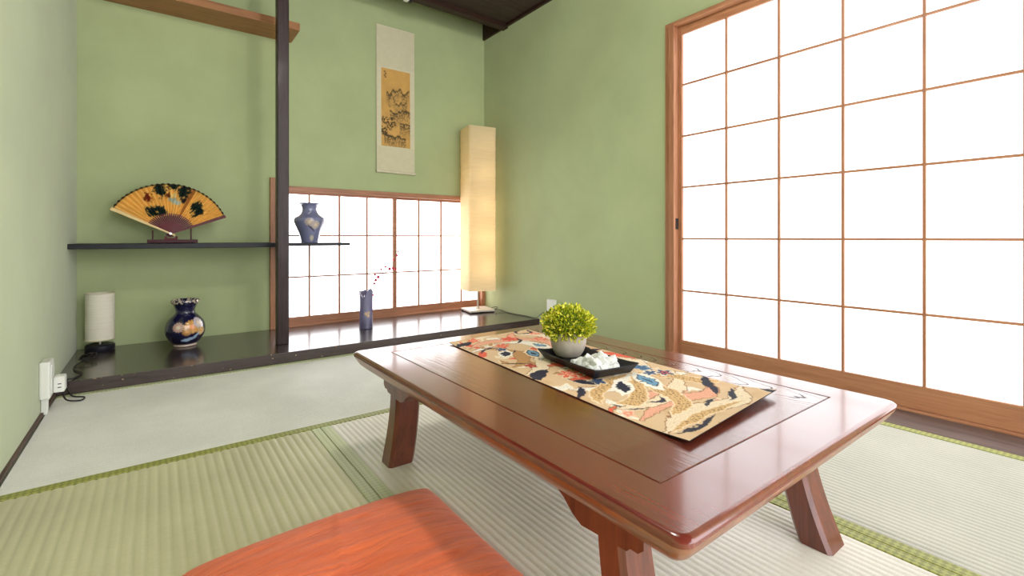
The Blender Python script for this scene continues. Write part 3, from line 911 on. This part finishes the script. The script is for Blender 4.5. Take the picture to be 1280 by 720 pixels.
r_ = 0.0045
cd = MB()
zf = 0.0845 + r_
pts = [(-0.41, 5.0, zf), (-0.44, 4.93, zf), (-0.46, 4.86, zf), (-0.42, 4.80, 0.11), (-0.38, 4.74, 0.13), (-0.40, 4.66, 0.12), (-0.45, 4.66, 0.11), (-0.44, 4.76, 0.12), (-0.38, 4.80, 0.125), (-0.36, 4.70, 0.12), (-0.42, 4.60, 0.11),
       (-0.46, 4.55, zf), (-0.45, 4.42, zf), (-0.40, 4.28, zf), (-0.43, 4.16, zf), (-0.45, 4.095, 0.10), (-0.45, 4.07, 0.05), (-0.42, 4.03, 0.008), (-0.36, 3.97, 0.006), (-0.37, 3.90, 0.006), (-0.43, 3.87, 0.03), (-0.445, 3.84, 0.10), (-0.445, 3.805, 0.14)]
tag(cd.tube(spline(pts, 8), r_, 7).build('power_cord', M['cable'], None, (-0.41, 4.6, 0.083), smooth='all'), 'looped black cord of the small lamp running to the left wall plug', 'cord')
o2 = thing('outlet_box', (XR, 3.87, 0.13), 'white surface outlet box low on the right wall behind the plant', 'outlet')
B(XR - 0.05, XR, 3.82, 3.93, 0.135, 0.327).build('housing', M['white_plastic'], o2, bevel=0.007)
pg = B(XR - 0.085, XR - 0.05, 3.88, 3.915, 0.17, 0.205).build('plug', M['white_plastic'], o2, bevel=0.005)
pts = [(3.35, 5.02, 0.107), (3.40, 4.98, zf + .004), (3.36, 4.90, 0.10), (3.40, 4.84, 0.12), (3.42, 4.88, 0.13), (3.37, 4.92, 0.12), (3.36, 4.85, 0.11), (3.41, 4.80, 0.105), (3.43, 4.70, zf), (3.42, 4.52, zf), (3.44, 4.35, zf), (3.435, 4.20, zf), (3.42, 4.10, 0.10), (3.40, 4.02, 0.14), (3.385, 3.94, 0.18), (3.39, 3.90, 0.188)]
tag(MB().tube(spline(pts, 8), 0.004, 7).build('power_cord', M['cable'], None, (3.40, 4.5, 0.083), smooth='all'), 'thin black cord of the floor lamp knotted beside its base', 'cord')

# ------------------------------------------------------------------ low table
TX0, TX1, TY0, TY1, TZ = 0.718, 1.892, 0.468, 2.180, 0.48
tb = thing('low_table', ((TX0 + TX1) / 2, (TY0 + TY1) / 2, 0.0), 'low reddish brown lacquered wooden table on four curved legs', 'table')
def rrect(x0, x1, y0, y1, r, z, k=6):
    out = []
    for (cx, cy, a0_) in ((x1 - r, y1 - r, 0), (x0 + r, y1 - r, 90), (x0 + r, y0 + r, 180), (x1 - r, y0 + r, 270)):
        for i in range(k + 1):
            q = math.radians(a0_ + 90 * i / k)
            out.append((cx + r * math.cos(q), cy + r * math.sin(q), z))
    return out
ix0, ix1, iy0, iy1 = 0.853, 1.757, 0.615, 2.055
def off(d, z, r=0.03):
    return rrect(TX0 + d, TX1 - d, TY0 + d, TY1 - d, max(r - d * .3, 0.012), z)
def inner(z, d=0.0):
    return rrect(ix0 - d, ix1 + d, iy0 - d, iy1 + d, 0.0015, z)
top = MB().loft([inner(TZ - 0.03), inner(TZ - 0.003), inner(TZ, 0.002), inner(TZ, 0.004), off(0.014, TZ), off(0.0125, TZ), off(0.005, TZ - 0.003), off(0.0, TZ - 0.009), off(0.0, TZ - 0.018)], (False, False))
top.build('top_frame', M['table'], tb, smooth=True)
MB().loft([off(0.0, TZ - 0.018), off(0.006, TZ - 0.03), off(0.022, TZ - 0.055), off(0.045, TZ - 0.076), rrect(ix0, ix1, iy0, iy1, .01, TZ - .077), rrect(ix0, ix1, iy0, iy1, .01, TZ - .030)], (False, False)).build('edge_moulding', M['table_edge'], tb, smooth=True)
g_ = 0.0028
MB().loft([rrect(ix0 + g_, ix1 - g_, iy0 + g_, iy1 - g_, .002, TZ - .03), rrect(ix0 + g_, ix1 - g_, iy0 + g_, iy1 - g_, .002, TZ - .002), rrect(ix0 + g_ + .002, ix1 - g_ - .002, iy0 + g_ + .002, iy1 - g_ - .002, .002, TZ - 0.0003)]).build('top_panel', M['panel'], tb)
cy = (TY0 + TY1) / 2 - 0.003
def leg(x0, x1, sgn):
    rings = []
    for i in range(15):
        s = i / 14
        z = 0.36 * (1 - s)
        q = s ** 1.7
        yi = 0.558 + 0.076 * q
        yo = 0.638 + 0.098 * q
        e = 0.004 * q
        if i == 14: z = 0.0
        cut = 0.012
        ring = [(x0 - e + cut, yi), (x1 + e - cut, yi), (x1 + e, yi + cut), (x1 + e, yo - cut), (x1 + e - cut, yo), (x0 - e + cut, yo), (x0 - e, yo - cut), (x0 - e, yi + cut)]
        sh = 0.0
        if i >= 13:
            k_ = (i - 12) * 0.006
            mx_, my_ = (x0 + x1) / 2, (yi + yo) / 2
            ring = [(mx_ + (x - mx_) * (1 - k_ * 2.5), my_ + (y - my_) * (1 - k_ * 2.5)) for x, y in ring]
        rings.append([(x, cy + sgn * y, z) for x, y in ring])
    return MB().loft(rings)
for sgn in (1, -1):
    for (x0, x1) in ((0.808, 0.918), (1.692, 1.802)):
        leg(x0, x1, sgn).build('leg', M['leg'], tb, smooth=True)
# side rails with curved brackets over the legs
for (x0, x1) in ((0.806, 0.85), (1.76, 1.804)):
    poly = []
    zt, zb, zd = 0.405, 0.372, 0.335
    ye = 0.70
    half = []
    for i in range(13):
        s = i / 12
        y = ye - 0.03 + 0.03 * math.sin(math.pi / 2 * (1 - s)) if i < 5 else None
    bottom = [(-0.70, zt), (-0.70, 0.352), (-0.685, 0.338), (-0.665, 0.338), (-0.655, 0.328), (-0.52, 0.318), (-0.49, 0.332), (-0.46, 0.358), (-0.42, 0.380), (-0.35, 0.388)]
    poly = bottom + [(-y, z) for y, z in reversed(bottom)]
    MB().prism(poly, lambda p, t_: (t_, cy + p[0], p[1]), x0, x1).build('side_rail', M['leg'], tb)
for sgn in (1, -1):
    ys = sorted((cy + sgn * 0.575, cy + sgn * 0.62))
    B(0.85, 1.76, ys[0], ys[1], 0.345, 0.405).build('end_rail', M['leg'], tb, bevel=0.004)

# ------------------------------------------------------------------ table runner
rn = 0.0
cn = [Vector((1.062, 0.680, 0)), Vector((1.622, 0.722, 0)), Vector((1.672, 2.082, 0)), Vector((1.146, 2.040, 0))]   # near-left, near-right, far-right, far-left
nu, nv = 170, 440
uu, vv = np.meshgrid(np.linspace(0, 1, nu), np.linspace(0, 1, nv))
u, v = uu.ravel(), vv.ravel()
U = u * 0.40 + 0.010 * (fbm(u * 9, v * 22 + 3) - 0.5) * 2 + 0.005 * (fbm(u * 40, v * 95 + 3, 2) - 0.5) * 2; V = v * 1.0 + 0.012 * (fbm(u * 9 + 5, v * 22) - 0.5) * 2 + 0.005 * (fbm(u * 40 + 9, v * 95, 2) - 0.5) * 2              # metres-like print space, 0.40 wide x 1.0 long
col = np.tile(np.array(srgb(216, 184, 146)[:3]), (len(u), 1))
nz_ = fbm(U * 18, V * 18)
col = mixc(col, np.clip((nz_ - 0.5) * 3, 0, 1) * 0.5, srgb(196, 150, 100))
navy, coral, cream2, tan2, sky_, white_ = srgb(38, 38, 56), srgb(226, 96, 72), srgb(238, 218, 188), srgb(190, 142, 92), srgb(110, 152, 182), srgb(240, 232, 220)
peach = srgb(232, 168, 140)
def stroke(pts, w, c, alpha=1.0, taper=True, outline=None):
    """curved sweep with a swelling width"""
    global col
    P_ = spline([(a, b, 0) for a, b in pts], 14)
    best = np.full(len(u), 9.0)
    for i in range(len(P_) - 1):
        a, b = P_[i], P_[i + 1]
        dx, dy = b.x - a.x, b.y - a.y
        L2 = dx * dx + dy * dy + 1e-12
        t_ = np.clip(((U - a.x) * dx + (V - a.y) * dy) / L2, 0, 1)
        d = np.hypot(U - a.x - t_ * dx, V - a.y - t_ * dy)
        s_ = (i + t_) / (len(P_) - 1)
        ww = w * (np.sin(math.pi * np.clip(s_, 0.02, 0.98)) ** 0.7 if taper else 1)
        best = np.minimum(best, d - ww)
    if outline is not None:
        col = mixc(col, soft(best - 0.003, 0.002), outline)
    col = mixc(col, soft(best, 0.002) * alpha, c)
    lin = (best < 0) * (np.sin(best * 1100) > 0.72)
    col = mixc(col, lin * 0.30, srgb(150, 100, 66) if sum(c[:3]) > 0.6 else srgb(90, 80, 84))
    return best
def leafp(cx, cy_, ang, L, w, layers):
    global col
    dx, dy = U - cx, V - cy_
    p = (dx * math.cos(ang) + dy * math.sin(ang)) / L
    q = (-dx * math.sin(ang) + dy * math.cos(ang)) / w
    for k, c in layers:
        wid = np.clip(1 - np.abs(p / k) ** 1.6, 0, 1)
        jag = 1 + 0.18 * np.sin(p * 26) * (k < 0.8)
        col = mixc(col, soft(np.abs(q) - wid * k * jag, 0.06) * (np.abs(p) < k), c)
def flower(cx, cy_, r, c1_, c2_, n_=6, ol=None):
    global col
    d = np.hypot(U - cx, V - cy_); a_ = np.arctan2(V - cy_, U - cx)
    e = r * (0.78 + 0.24 * np.cos(a_ * n_))
    if ol is not None:
        col = mixc(col, soft(d - e - 0.004, 0.003), ol)
    col = mixc(col, soft(d - e, 0.003), c1_)
    col = mixc(col, soft(d - r * 0.55 * (0.8 + .2 * np.cos(a_ * n_)), 0.004) * 0.7, c2_)
    col = mixc(col, soft(d - r * 0.2, 0.003), c1_)
def dots(m, c, k):
    """stitched hatching inside a mask"""
    global col
    col = mixc(col, m * (np.sin(U * k + 3 * np.sin(V * 40)) * np.sin(V * k) > 0.45), c)
# small filler scrolls under the big sweeps
rf = random.Random(5)
for k in range(70):
    x_, y_ = rf.uniform(0, 0.4), rf.uniform(0, 1.0)
    a_ = rf.uniform(0, 6.28); b_ = rf.uniform(-1.4, 1.4); L_ = rf.uniform(0.03, 0.07)
    p1 = (x_ + L_ * math.cos(a_), y_ + L_ * math.sin(a_)); p2 = (p1[0] + L_ * math.cos(a_ + b_), p1[1] + L_ * math.sin(a_ + b_))
    stroke([(x_, y_), p1, p2], rf.uniform(0.006, 0.016), rf.choice([cream2, peach, tan2, white_, coral, navy, srgb(224, 188, 140)]), outline=rf.choice([None, cream2, srgb(150, 104, 66)]))
# big sweeps
for pts, w, c in [
    ([(0.0, 0.05), (0.14, 0.09), (0.27, 0.04), (0.40, 0.09)], 0.030, cream2),
    ([(0.02, 0.13), (0.16, 0.15), (0.30, 0.12), (0.40, 0.19)], 0.022, peach),
    ([(0.02, 0.20), (0.14, 0.17), (0.28, 0.20), (0.38, 0.28)], 0.020, cream2),
    ([(0.03, 0.36), (0.12, 0.30), (0.22, 0.34), (0.26, 0.45)], 0.030, white_),
    ([(0.20, 0.56), (0.30, 0.50), (0.36, 0.40), (0.32, 0.32)], 0.030, cream2),
    ([(0.24, 0.60), (0.36, 0.54), (0.40, 0.42)], 0.020, coral),
    ([(0.0, 0.52), (0.10, 0.56), (0.16, 0.66), (0.10, 0.76)], 0.026, cream2),
    ([(0.02, 0.60), (0.10, 0.66), (0.12, 0.76), (0.06, 0.86)], 0.022, tan2),
    ([(0.14, 0.62), (0.24, 0.70), (0.24, 0.82), (0.14, 0.90)], 0.028, white_),
    ([(0.20, 0.64), (0.30, 0.72), (0.30, 0.84), (0.20, 0.94)], 0.022, peach),
    ([(0.30, 0.66), (0.38, 0.76), (0.36, 0.90), (0.28, 0.97)], 0.026, cream2),
    ([(0.02, 0.88), (0.12, 0.92), (0.22, 0.90), (0.30, 0.98)], 0.024, peach),
    ([(0.08, 0.42), (0.16, 0.40), (0.20, 0.48), (0.12, 0.55)], 0.024, coral),
]:
    stroke(pts, w, c, outline=srgb(150, 104, 66))
# stitched tan feathers
for pts, w in [([(0.26, 0.34), (0.18, 0.26), (0.10, 0.20), (0.05, 0.22)], 0.022), ([(0.27, 0.34), (0.22, 0.22), (0.18, 0.13), (0.10, 0.10)], 0.026), ([(0.28, 0.35), (0.33, 0.26), (0.36, 0.18), (0.40, 0.14)], 0.022), ([(0.25, 0.35), (0.14, 0.33), (0.05, 0.29), (0.02, 0.25)], 0.018), ([(0.02, 0.045), (0.14, 0.055), (0.28, 0.03)], 0.014)]:
    d = stroke(pts, w, srgb(218, 178, 124), outline=cream2)
    dots(soft(d + 0.005, 0.002), srgb(140, 100, 60), 420)
# dark blobs between the sweeps
for pts, w in [([(0.40, 0.20), (0.34, 0.14), (0.29, 0.10)], 0.022), ([(0.36, 0.10), (0.31, 0.065), (0.27, 0.05)], 0.010), ([(0.01, 0.035), (0.08, 0.022), (0.16, 0.03)], 0.010), ([(0.0, 0.47), (0.03, 0.505), (0.085, 0.53)], 0.030), ([(0.20, 0.075), (0.23, 0.085), (0.265, 0.09)], 0.009),
               ([(0.12, 0.175), (0.15, 0.165), (0.17, 0.185)], 0.009), ([(0.0, 0.93), (0.035, 0.945), (0.075, 0.955)], 0.026), ([(0.15, 0.40), (0.18, 0.43), (0.165, 0.46)], 0.012), ([(0.01, 0.665), (0.05, 0.64), (0.09, 0.60)], 0.008), ([(0.02, 0.80), (0.06, 0.835), (0.12, 0.83)], 0.009), ([(0.20, 0.83), (0.25, 0.86), (0.26, 0.91)], 0.009), ([(0.30, 0.955), (0.36, 0.94), (0.385, 0.965)], 0.010), ([(0.0, 0.30), (0.03, 0.32), (0.06, 0.36)], 0.014), ([(0.33, 0.60), (0.37, 0.62), (0.38, 0.68)], 0.010), ([(0.05, 0.72), (0.10, 0.73), (0.15, 0.77)], 0.007)]:
    stroke(pts, w * 0.72, navy)
# coral flowers, blue leaves, blue sprigs
flower(0.275, 0.405, 0.036, coral, srgb(240, 160, 130), 8, cream2)
flower(0.115, 0.455, 0.040, coral, srgb(246, 190, 160), 7, cream2)
flower(0.33, 0.52, 0.034, coral, srgb(240, 150, 120), 6, cream2)
flower(0.14, 0.84, 0.034, coral, srgb(240, 160, 130), 7)
flower(0.23, 0.91, 0.040, coral, srgb(200, 70, 60), 6)
flower(0.07, 0.585, 0.024, srgb(160, 50, 48), coral, 6)
flower(0.33, 0.83, 0.034, coral, srgb(246, 190, 160), 7)
flower(0.02, 0.17, 0.022, srgb(240, 190, 160), coral, 5)
flower(0.09, 0.97, 0.03, coral, peach, 6)
flower(0.37, 0.92, 0.026, coral, cream2, 6)
flower(0.13, 0.36, 0.026, srgb(56, 70, 104), srgb(84, 110, 150), 5, cream2)
flower(0.335, 0.36, 0.026, srgb(80, 116, 150), srgb(56, 70, 104), 5, sky_)
flower(0.305, 0.315, 0.022, srgb(56, 70, 104), srgb(84, 110, 150), 5, white_)
flower(0.345, 0.285, 0.028, srgb(52, 64, 98), coral, 5, white_)
flower(0.11, 0.80, 0.026, srgb(50, 62, 96), srgb(90, 116, 150), 5, cream2)
leafp(0.245, 0.275, math.radians(-112), 0.085, 0.036, [(1.0, white_), (0.72, navy), (0.62, sky_), (0.25, srgb(60, 90, 120))])
leafp(0.15, 0.285, math.radians(-140), 0.070, 0.034, [(1.0, white_), (0.62, navy)])
leafp(0.17, 0.69, math.radians(70), 0.055, 0.032, [(1.0, cream2), (0.8, navy), (0.66, sky_), (0.3, navy)])
leafp(0.09, 0.745, math.radians(50), 0.05, 0.024, [(1.0, white_), (0.7, navy)])
leafp(0.26, 0.76, math.radians(100), 0.055, 0.024, [(1.0, white_), (0.66, navy), (0.5, sky_)])
# lift of the cloth
def lift(u_, v_):
    e = np.clip((0.10 - v_) / 0.10, 0, 1)
    far = np.clip((v_ - 0.95) / 0.05, 0, 1)
    return 0.0035 + 0.020 * e ** 1.3 * (0.55 + 0.45 * u_) + 0.006 * far * (1 - u_) + 0.0012 * np.sin(v_ * 23 + u_ * 3) * (0.3 + u_ * 0)
def pos(u_, v_):
    nl, nr_, fr_, fl2 = [np.array(c) for c in cn]
    a = nl[None] * (1 - u_)[:, None] + nr_[None] * u_[:, None]
    b = fl2[None] * (1 - u_)[:, None] + fr_[None] * u_[:, None]
    p = a * (1 - v_)[:, None] + b * v_[:, None]
    p[:, 2] = TZ + lift(u_, v_)
    return p
P3 = pos(u, v)
nb = 24
ub, vb = [q.ravel() for q in np.meshgrid(np.linspace(0, 1, nb), np.linspace(0, 1, nv))]
Pb = pos(ub, vb); Pb[:, 2] -= 0.0028
mb = MB()
mb.add(P3.tolist(), [(j * nu + i, j * nu + i + 1, (j + 1) * nu + i + 1, (j + 1) * nu + i) for j in range(nv - 1) for i in range(nu - 1)])
o_ = len(mb.v)
mb.v += [tuple(p) for p in Pb.tolist()]
mb.f += [tuple(o_ + k for k in (j * nb + i, (j + 1) * nb + i, (j + 1) * nb + i + 1, j * nb + i + 1)) for j in range(nv - 1) for i in range(nb - 1)]
col = np.vstack([col, np.tile(np.array(srgb(24, 22, 28)[:3]), (len(ub), 1))])
# hem closing the two layers
o2_ = len(mb.v)
hem_t = [(0, t_) for t_ in np.linspace(0, 1, nv)]
def hem(us_, vs_):
    global col
    s0 = len(mb.v)
    top_ = pos(us_, vs_); bot_ = top_.copy(); bot_[:, 2] -= 0.0028
    mb.v += [tuple(p) for p in top_.tolist()] + [tuple(p) for p in bot_.tolist()]
    k = len(us_)
    mb.f += [(s0 + i, s0 + i + 1, s0 + k + i + 1, s0 + k + i) for i in range(k - 1)]
    col = np.vstack([col, np.tile(np.array(srgb(30, 28, 34)[:3]), (2 * k, 1))])
tt = np.linspace(0, 1, 80)
hem(tt * 0, tt); hem(tt * 0 + 1, tt); hem(tt, tt * 0); hem(tt, tt * 0 + 1)
tag(mb.build('table_runner', M['runner'], None, (1.38, 1.38, TZ), smooth='all', cols=col), 'beige floral table runner with coral and navy print lying along the table', 'runner')

# ------------------------------------------------------------------ tray, pot and white stones
tc_ = Vector((1.380, 1.350, TZ + 0.0048))
ta = math.radians(-8)
def rect_ring(hx, hy, z, peak, k=8):
    out = []
    cs = [(hx, hy), (-hx, hy), (-hx, -hy), (hx, -hy)]
    for i in range(4):
        a, b = cs[i], cs[(i + 1) % 4]
        for j in range(k):
            s = j / k
            e = abs(s - 0.5) * 2
            x, y = a[0] + (b[0] - a[0]) * s, a[1] + (b[1] - a[1]) * s
            inw = 0.985 - 0.03 * (1 - e * e)
            out.append((tc_.x + x * inw, tc_.y + y * inw, tc_.z + z + peak * e ** 4))
    return out
tr = MB().loft([rect_ring(0.078, 0.160, 0.0, 0), rect_ring(0.086, 0.170, 0.004, 0), rect_ring(0.104, 0.190, 0.028, 0.006), rect_ring(0.109, 0.196, 0.034, 0.007), rect_ring(0.105, 0.192, 0.0365, 0.007), rect_ring(0.100, 0.186, 0.032, 0.006), rect_ring(0.084, 0.168, 0.0105, 0.0), rect_ring(0.07, 0.15, 0.0085, 0)])
tag(tr.rot(ta, tc_).build('tray', M['tray'], None, tuple(tc_), smooth=True), 'black rectangular dish with pointed corners on the table runner', 'tray')

pp = Vector((1.413, 1.482, tc_.z + 0.0095))
pt = thing('potted_plant', tuple(pp), 'round grey concrete pot with a ball of yellow green foliage on the black dish', 'plant')
prf = prof_curve([(0.046, 0.0), (0.056, 0.008), (0.070, 0.035), (0.0765, 0.065), (0.074, 0.092), (0.069, 0.108), (0.064, 0.108), (0.062, 0.095)], 5)
MB().lathe(prf, pp, 48).build('pot', M['concrete'], pt, smooth=True)
vs, fs, cs_ = [], [], []
fc_ = pp + Vector((0.0, 0.0, 0.135))
rx, rz = 0.106, 0.074
core = MB().lathe([(0.3 * rx, -0.055), (0.62 * rx, -0.04), (0.80 * rx, -0.01), (0.80 * rx, 0.015), (0.6 * rx, 0.045), (0.2 * rx, 0.058)], fc_, 24)
vs += core.v; fs += core.f; cs_ += [srgb(92, 108, 22)[:3]] * len(core.v)
pal = [srgb(158, 168, 32), srgb(210, 204, 40), srgb(238, 228, 70), srgb(118, 142, 32), srgb(186, 192, 50), srgb(244, 236, 110)]
for k in range(3000):
    th_ = random.uniform(0, 2 * math.pi)
    zc = random.uniform(-0.80, 1.0)
    rr = math.sqrt(max(0, 1 - zc * zc))
    d = Vector((rr * math.cos(th_), rr * math.sin(th_), zc))
    s = random.uniform(0.74, 1.03)
    lump = 1 + 0.06 * math.sin(5 * th_ + 3 * zc) + 0.04 * math.sin(9 * zc + 2 * th_)
    p = fc_ + Vector((d.x * rx, d.y * rx, d.z * rz)) * s * lump
    if p.z < pp.z + 0.085 and (p - pp).xy.length < 0.075: continue
    ax = (d + Vector((random.uniform(-.7, .7), random.uniform(-.7, .7), random.uniform(-.3, .8)))).normalized()
    sd = ax.cross(Vector((random.uniform(-1, 1), random.uniform(-1, 1), random.uniform(-1, 1)))).normalized()
    L, w = random.uniform(0.010, 0.021), random.uniform(0.0034, 0.0058)
    up = ax.cross(sd) * w * 0.5
    i0 = len(vs)
    vs += [tuple(p), tuple(p + ax * L * .55 + sd * w + up), tuple(p + ax * L), tuple(p + ax * L * .55 - sd * w + up)]
    fs += [(i0, i0 + 1, i0 + 2), (i0, i0 + 2, i0 + 3)]
    c = random.choice(pal)
    kk = 0.55 + 0.5 * (s - 0.74) / 0.29
    if s < 0.85: c = random.choice([pal[0], pal[3]])
    cs_ += [c[:3]] * 4
mbf = MB(); mbf.v = [tuple(p) for p in vs]; mbf.f = fs
o = mbf.build('foliage', M['foliage'], pt, cols=np.array(cs_)); o['kind'] = 'stuff'; o['label'] = 'yellow green leaf ball'

# white stones heaped in the near half of the dish
def stone_mesh(seed):
    r = random.Random(seed)
    bm = bmesh.new()
    bmesh.ops.create_cube(bm, size=1.0)
    bmesh.ops.subdivide_edges(bm, edges=bm.edges, cuts=1, use_grid_fill=True)
    for vtx in bm.verts:
        n_ = vtx.co.normalized()
        vtx.co = vtx.co * 0.50 + n_ * 0.34
        vtx.co += Vector((r.uniform(-.09, .09), r.uniform(-.09, .09), r.uniform(-.09, .09)))
    bmesh.ops.bevel(bm, geom=list(bm.edges), offset=0.05, segments=1, affect='EDGES', clamp_overlap=True)
    me = bpy.data.meshes.new('white_stone')
    bm.to_mesh(me); bm.free()
    me.materials.append(M['stone'])
    return me
sm = [stone_mesh(k) for k in range(6)]
def stone(lx, ly, z, size, k):
    x = tc_.x + lx * math.cos(ta) - ly * math.sin(ta)
    y = tc_.y + lx * math.sin(ta) + ly * math.cos(ta)
    o = bpy.data.objects.new('white_stone', sm[k % 6])
    C.objects.link(o)
    o.location = Vector((x, y, z)) * S
    o.rotation_euler = (random.uniform(-.9, .9), random.uniform(-.9, .9), random.uniform(0, 6))
    o.scale = (size * S * random.uniform(.9, 1.15), size * S * random.uniform(.9, 1.1), size * S * random.uniform(.8, .95))
    tag(o, 'white marble chip in the lower layers of the heap on the black dish', 'stone', 'white stones heaped on the black dish')
zb_ = tc_.z + 0.0095
k = 0
for iy in range(5):
    for ix in range(5):
        lx, ly = -0.064 + ix * 0.031, -0.146 + iy * 0.034
        if (iy == 4 and ix > 1) or (iy == 0 and ix > 3): continue
        stone(lx + random.uniform(-.005, .005), ly + random.uniform(-.005, .005), zb_ + 0.012, 0.031, k); k += 1
for (lx, ly) in ((-0.044, -0.118), (-0.012, -0.122), (0.020, -0.116), (-0.040, -0.082), (-0.008, -0.086), (0.026, -0.080), (0.046, -0.102), (-0.034, -0.048), (0.0, -0.050), (0.034, -0.046)):
    stone(lx + random.uniform(-.003, .003), ly - .006, zb_ + 0.032, 0.031, k); k += 1
stone(0.012, -0.086, zb_ + 0.048, 0.027, k)
C.objects[-1]['label'] = 'topmost white marble chip of the heap on the black dish'

# ------------------------------------------------------------------ coral floor cushion
cx0, cx1, cy0, cy1 = 0.06, 0.838, 0.865, 1.660
n = 90
gx, gy = np.meshgrid(np.linspace(-1, 1, n), np.linspace(-1, 1, n))
gx, gy = gx.ravel(), gy.ravel()
env = np.clip(1 - np.abs(gx) ** 3.2, 0, 1) ** 0.42 * np.clip(1 - np.abs(gy) ** 3.2, 0, 1) ** 0.42
pin = 1 - 0.035 * (1 - gy ** 2) * np.abs(gx) ** 2
pin2 = 1 - 0.035 * (1 - gx ** 2) * np.abs(gy) ** 2
Xc = (cx0 + cx1) / 2 + gx * pin * (cx1 - cx0) / 2
Yc = (cy0 + cy1) / 2 + gy * pin2 * (cy1 - cy0) / 2
wr_ = 0.006 * (fbm(gx * 2.2 + 4, gy * 11 + gx * 2) - 0.5) * 2 + 0.004 * np.exp(-((gx + 0.15 - 0.25 * gy) / 0.03) ** 2)
dip = 0.014 * np.exp(-(gx ** 2 + gy ** 2) / 0.04)
Zt = 0.030 + 0.086 * env + wr_ * env - dip
Zb = 0.028 - 0.026 * np.clip(env * 1.6, 0, 1)
mb = MB()
mb.add(list(zip(Xc, Yc, Zt)), [(j * n + i, j * n + i + 1, (j + 1) * n + i + 1, (j + 1) * n + i) for j in range(n - 1) for i in range(n - 1)])
mb.add(list(zip(Xc, Yc, Zb)), [(j * n + i, (j + 1) * n + i, (j + 1) * n + i + 1, j * n + i + 1) for j in range(n - 1) for i in range(n - 1)])
cu = mb.build('floor_cushion', M['cushion'], None, ((cx0 + cx1) / 2, (cy0 + cy1) / 2, 0.0), smooth='all')
tag(cu, 'coral orange square floor cushion lying beside the low table', 'cushion')
